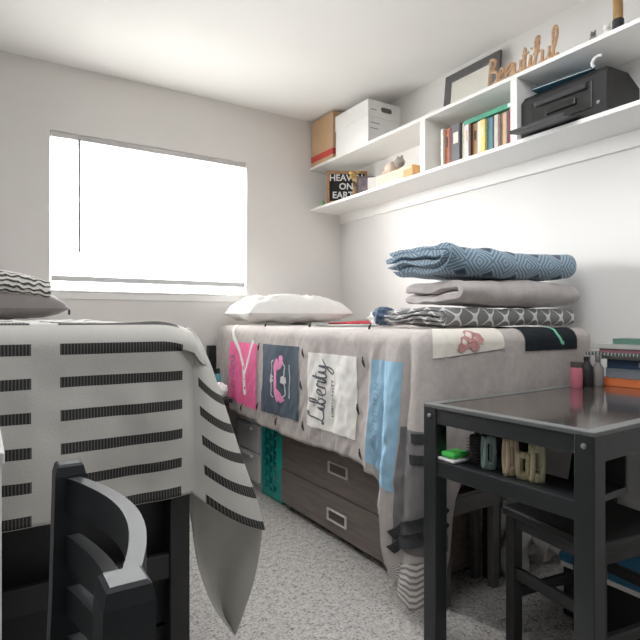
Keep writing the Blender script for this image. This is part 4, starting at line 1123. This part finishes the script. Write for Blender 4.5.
# pillow and knitted throw on the striped bed
pw = MB(); pillow(pw, (0, 0, 0), .34, .22, .15, .012, 5)
for v in pw.bm.verts: v.co = RZ(3) @ v.co+V(-.005, 2.86, ZT1+.018)
o = pw.done('pillow', mat('grey_velvet', (132, 124, 124), .9, var=.06, scale=12, spec=.1, sheen=.4), smooth=80); tag(o, 'grey pillow lying on the striped blanket', 'pillow')
tg = MB().box((.352, 2.80, ZT1+.035), (.362, 2.806, ZT1+.06)).done('tag', M_void, o)
o2 = folded(MB(), -.36, .26, 2.66, 2.98, ZT1+.132, .092, 2, lambda x, t: -.030*max(0, (x+.05)/.3)**2, .014, 6, endr=.14).done('knitted_throw', knit_mat(), smooth=70)
tag(o2, 'folded black and white knitted throw on the grey pillow', 'throw')

# ------------------------------------------------------------------ chair in front
ch = empty('wooden_chair', 'charcoal ladder-back wooden chair in front of the striped bed', 'chair', (-.08, .63, 0))
NEAR = V(.095, .435, .80); FAR = V(.105, .825, .80)
def post(c, name):
    b = MB(); w_ = .0195
    rings = []
    for z, dx, sc in ((0, -.05, .9), (.45, -.012, 1), (.62, -.004, 1), (.785, 0, 1), (.797, 0, .86), (.80, 0, .7)):
        rings.append([b.bm.verts.new((c.x+dx+q*w_*sc, c.y+e*w_*sc, z)) for q, e in ((1, 1), (-1, 1), (-1, -1), (1, -1))])
    for A, B in zip(rings, rings[1:]):
        for j in range(4): b.bm.faces.new((A[j], A[(j+1) % 4], B[(j+1) % 4], B[j]))
    b.bm.faces.new(rings[0][::-1]); b.bm.faces.new(rings[-1])
    return b.done(name, M_chair, ch)
post(NEAR, 'back_post'); post(FAR, 'back_post')
def slat(z0, z1, bow_):
    b = MB(); n = 22; th = .0085
    def pt(k, side, z):
        s_ = k/n; y = NEAR.y+.012+(FAR.y-NEAR.y-.024)*s_
        x = NEAR.x+(FAR.x-NEAR.x)*s_+bow_*math.sin(PI*s_)**.9+side*th
        return V(x, y, z)
    rings = [[b.bm.verts.new(pt(k, a, z)) for a, z in ((-1, z0), (1, z0), (1, z1), (-1, z1))] for k in range(n+1)]
    for A, B in zip(rings, rings[1:]):
        for j in range(4): b.bm.faces.new((A[j], A[(j+1) % 4], B[(j+1) % 4], B[j]))
    b.bm.faces.new(rings[0][::-1]); b.bm.faces.new(rings[-1])
    return b.done('back_slat', M_chair, ch, smooth=40)
slat(.736, .782, .044); slat(.662, .704, .030); slat(.595, .634, .030); slat(.525, .567, .034)
st_ = MB().box((-.32, .42, .425), (.09, .84, .45), .012, 3); st_.done('seat', M_chair, ch)
for y in (.44, .785): MB().box((-.30, y, 0), (-.262, y+.035, .425), .003).done('leg', M_chair, ch)
rl = MB().box((-.262, .45, .375), (.06, .47, .425)).box((-.262, .79, .375), (.06, .81, .425)).box((-.29, .475, .375), (-.27, .785, .425)); rl.done('seat_rail', M_chair, ch)
for y in (.452, .795): MB().box((-.265, y, .2), (.05, y+.016, .225), .002).done('stretcher', M_chair, ch)

# white unit just inside the frame's left edge
wu = empty('white_cabinet', 'white cabinet edge beside the charcoal chair', 'cabinet', (-.2, 1.05, 0))
MB().box((-.42, .945, .05), (.027, 1.2, .78), .003).done('carcass', M_white, wu)
MB().box((-.43, .938, .78), (.031, 1.205, .80), .003).done('top', M_white, wu)
MB().box((-.40, .96, 0), (.01, 1.19, .05)).done('plinth', M_white, wu)
MB().box((-.41, .932, .07), (-.2, .9445, .77), .002).done('door', M_white, wu)
MB().box((-.19, .932, .07), (.016, .9445, .77), .002).done('door', M_white, wu)

# ------------------------------------------------------------------ light
W = bpy.data.worlds.new('daylight'); bpy.context.scene.world = W; W.use_nodes = True
bg = W.node_tree.nodes['Background']; bg.inputs[0].default_value = (1, .99, .98, 1); bg.inputs[1].default_value = 6.0
def area(name, loc, rot, sx, sy, e, col=(1, 1, 1)):
    l = bpy.data.lights.new(name, 'AREA'); l.shape = 'RECTANGLE'; l.size = sx; l.size_y = sy; l.energy = e; l.color = col
    o = bpy.data.objects.new(name, l); C.objects.link(o); o.location = loc; o.rotation_euler = rot
    return o
area('window_daylight', (xm, YW+.6, 2.15), (math.radians(-58), 0, 0), 1.7, 1.3, 450, (.99, .995, 1))
area('ceiling_fill', (.85, .85, 2.41), (0, 0, 0), 1.5, 1.3, 27, (.97, .985, 1))  # added fill lamp out of view, brightens the room from above

# ------------------------------------------------------------------ camera
cam = bpy.data.cameras.new('camera'); co = bpy.data.objects.new('camera', cam); C.objects.link(co)
co.location = (0, 0, CAMZ); co.rotation_euler = (PI/2, 0, -YAW)
cam.sensor_width = 36; cam.lens = F/640*36; cam.shift_y = -1/640; cam.clip_start = .02
sc = bpy.context.scene; sc.camera = co
sc.view_settings.view_transform = 'Standard'; sc.view_settings.look = 'None'; sc.view_settings.exposure = .16; sc.view_settings.gamma = 1.17
try:
    sc.cycles.use_denoising = True
    sc.cycles.max_bounces = 10; sc.cycles.diffuse_bounces = 6
    sc.cycles.sample_clamp_indirect = 8
except Exception: pass
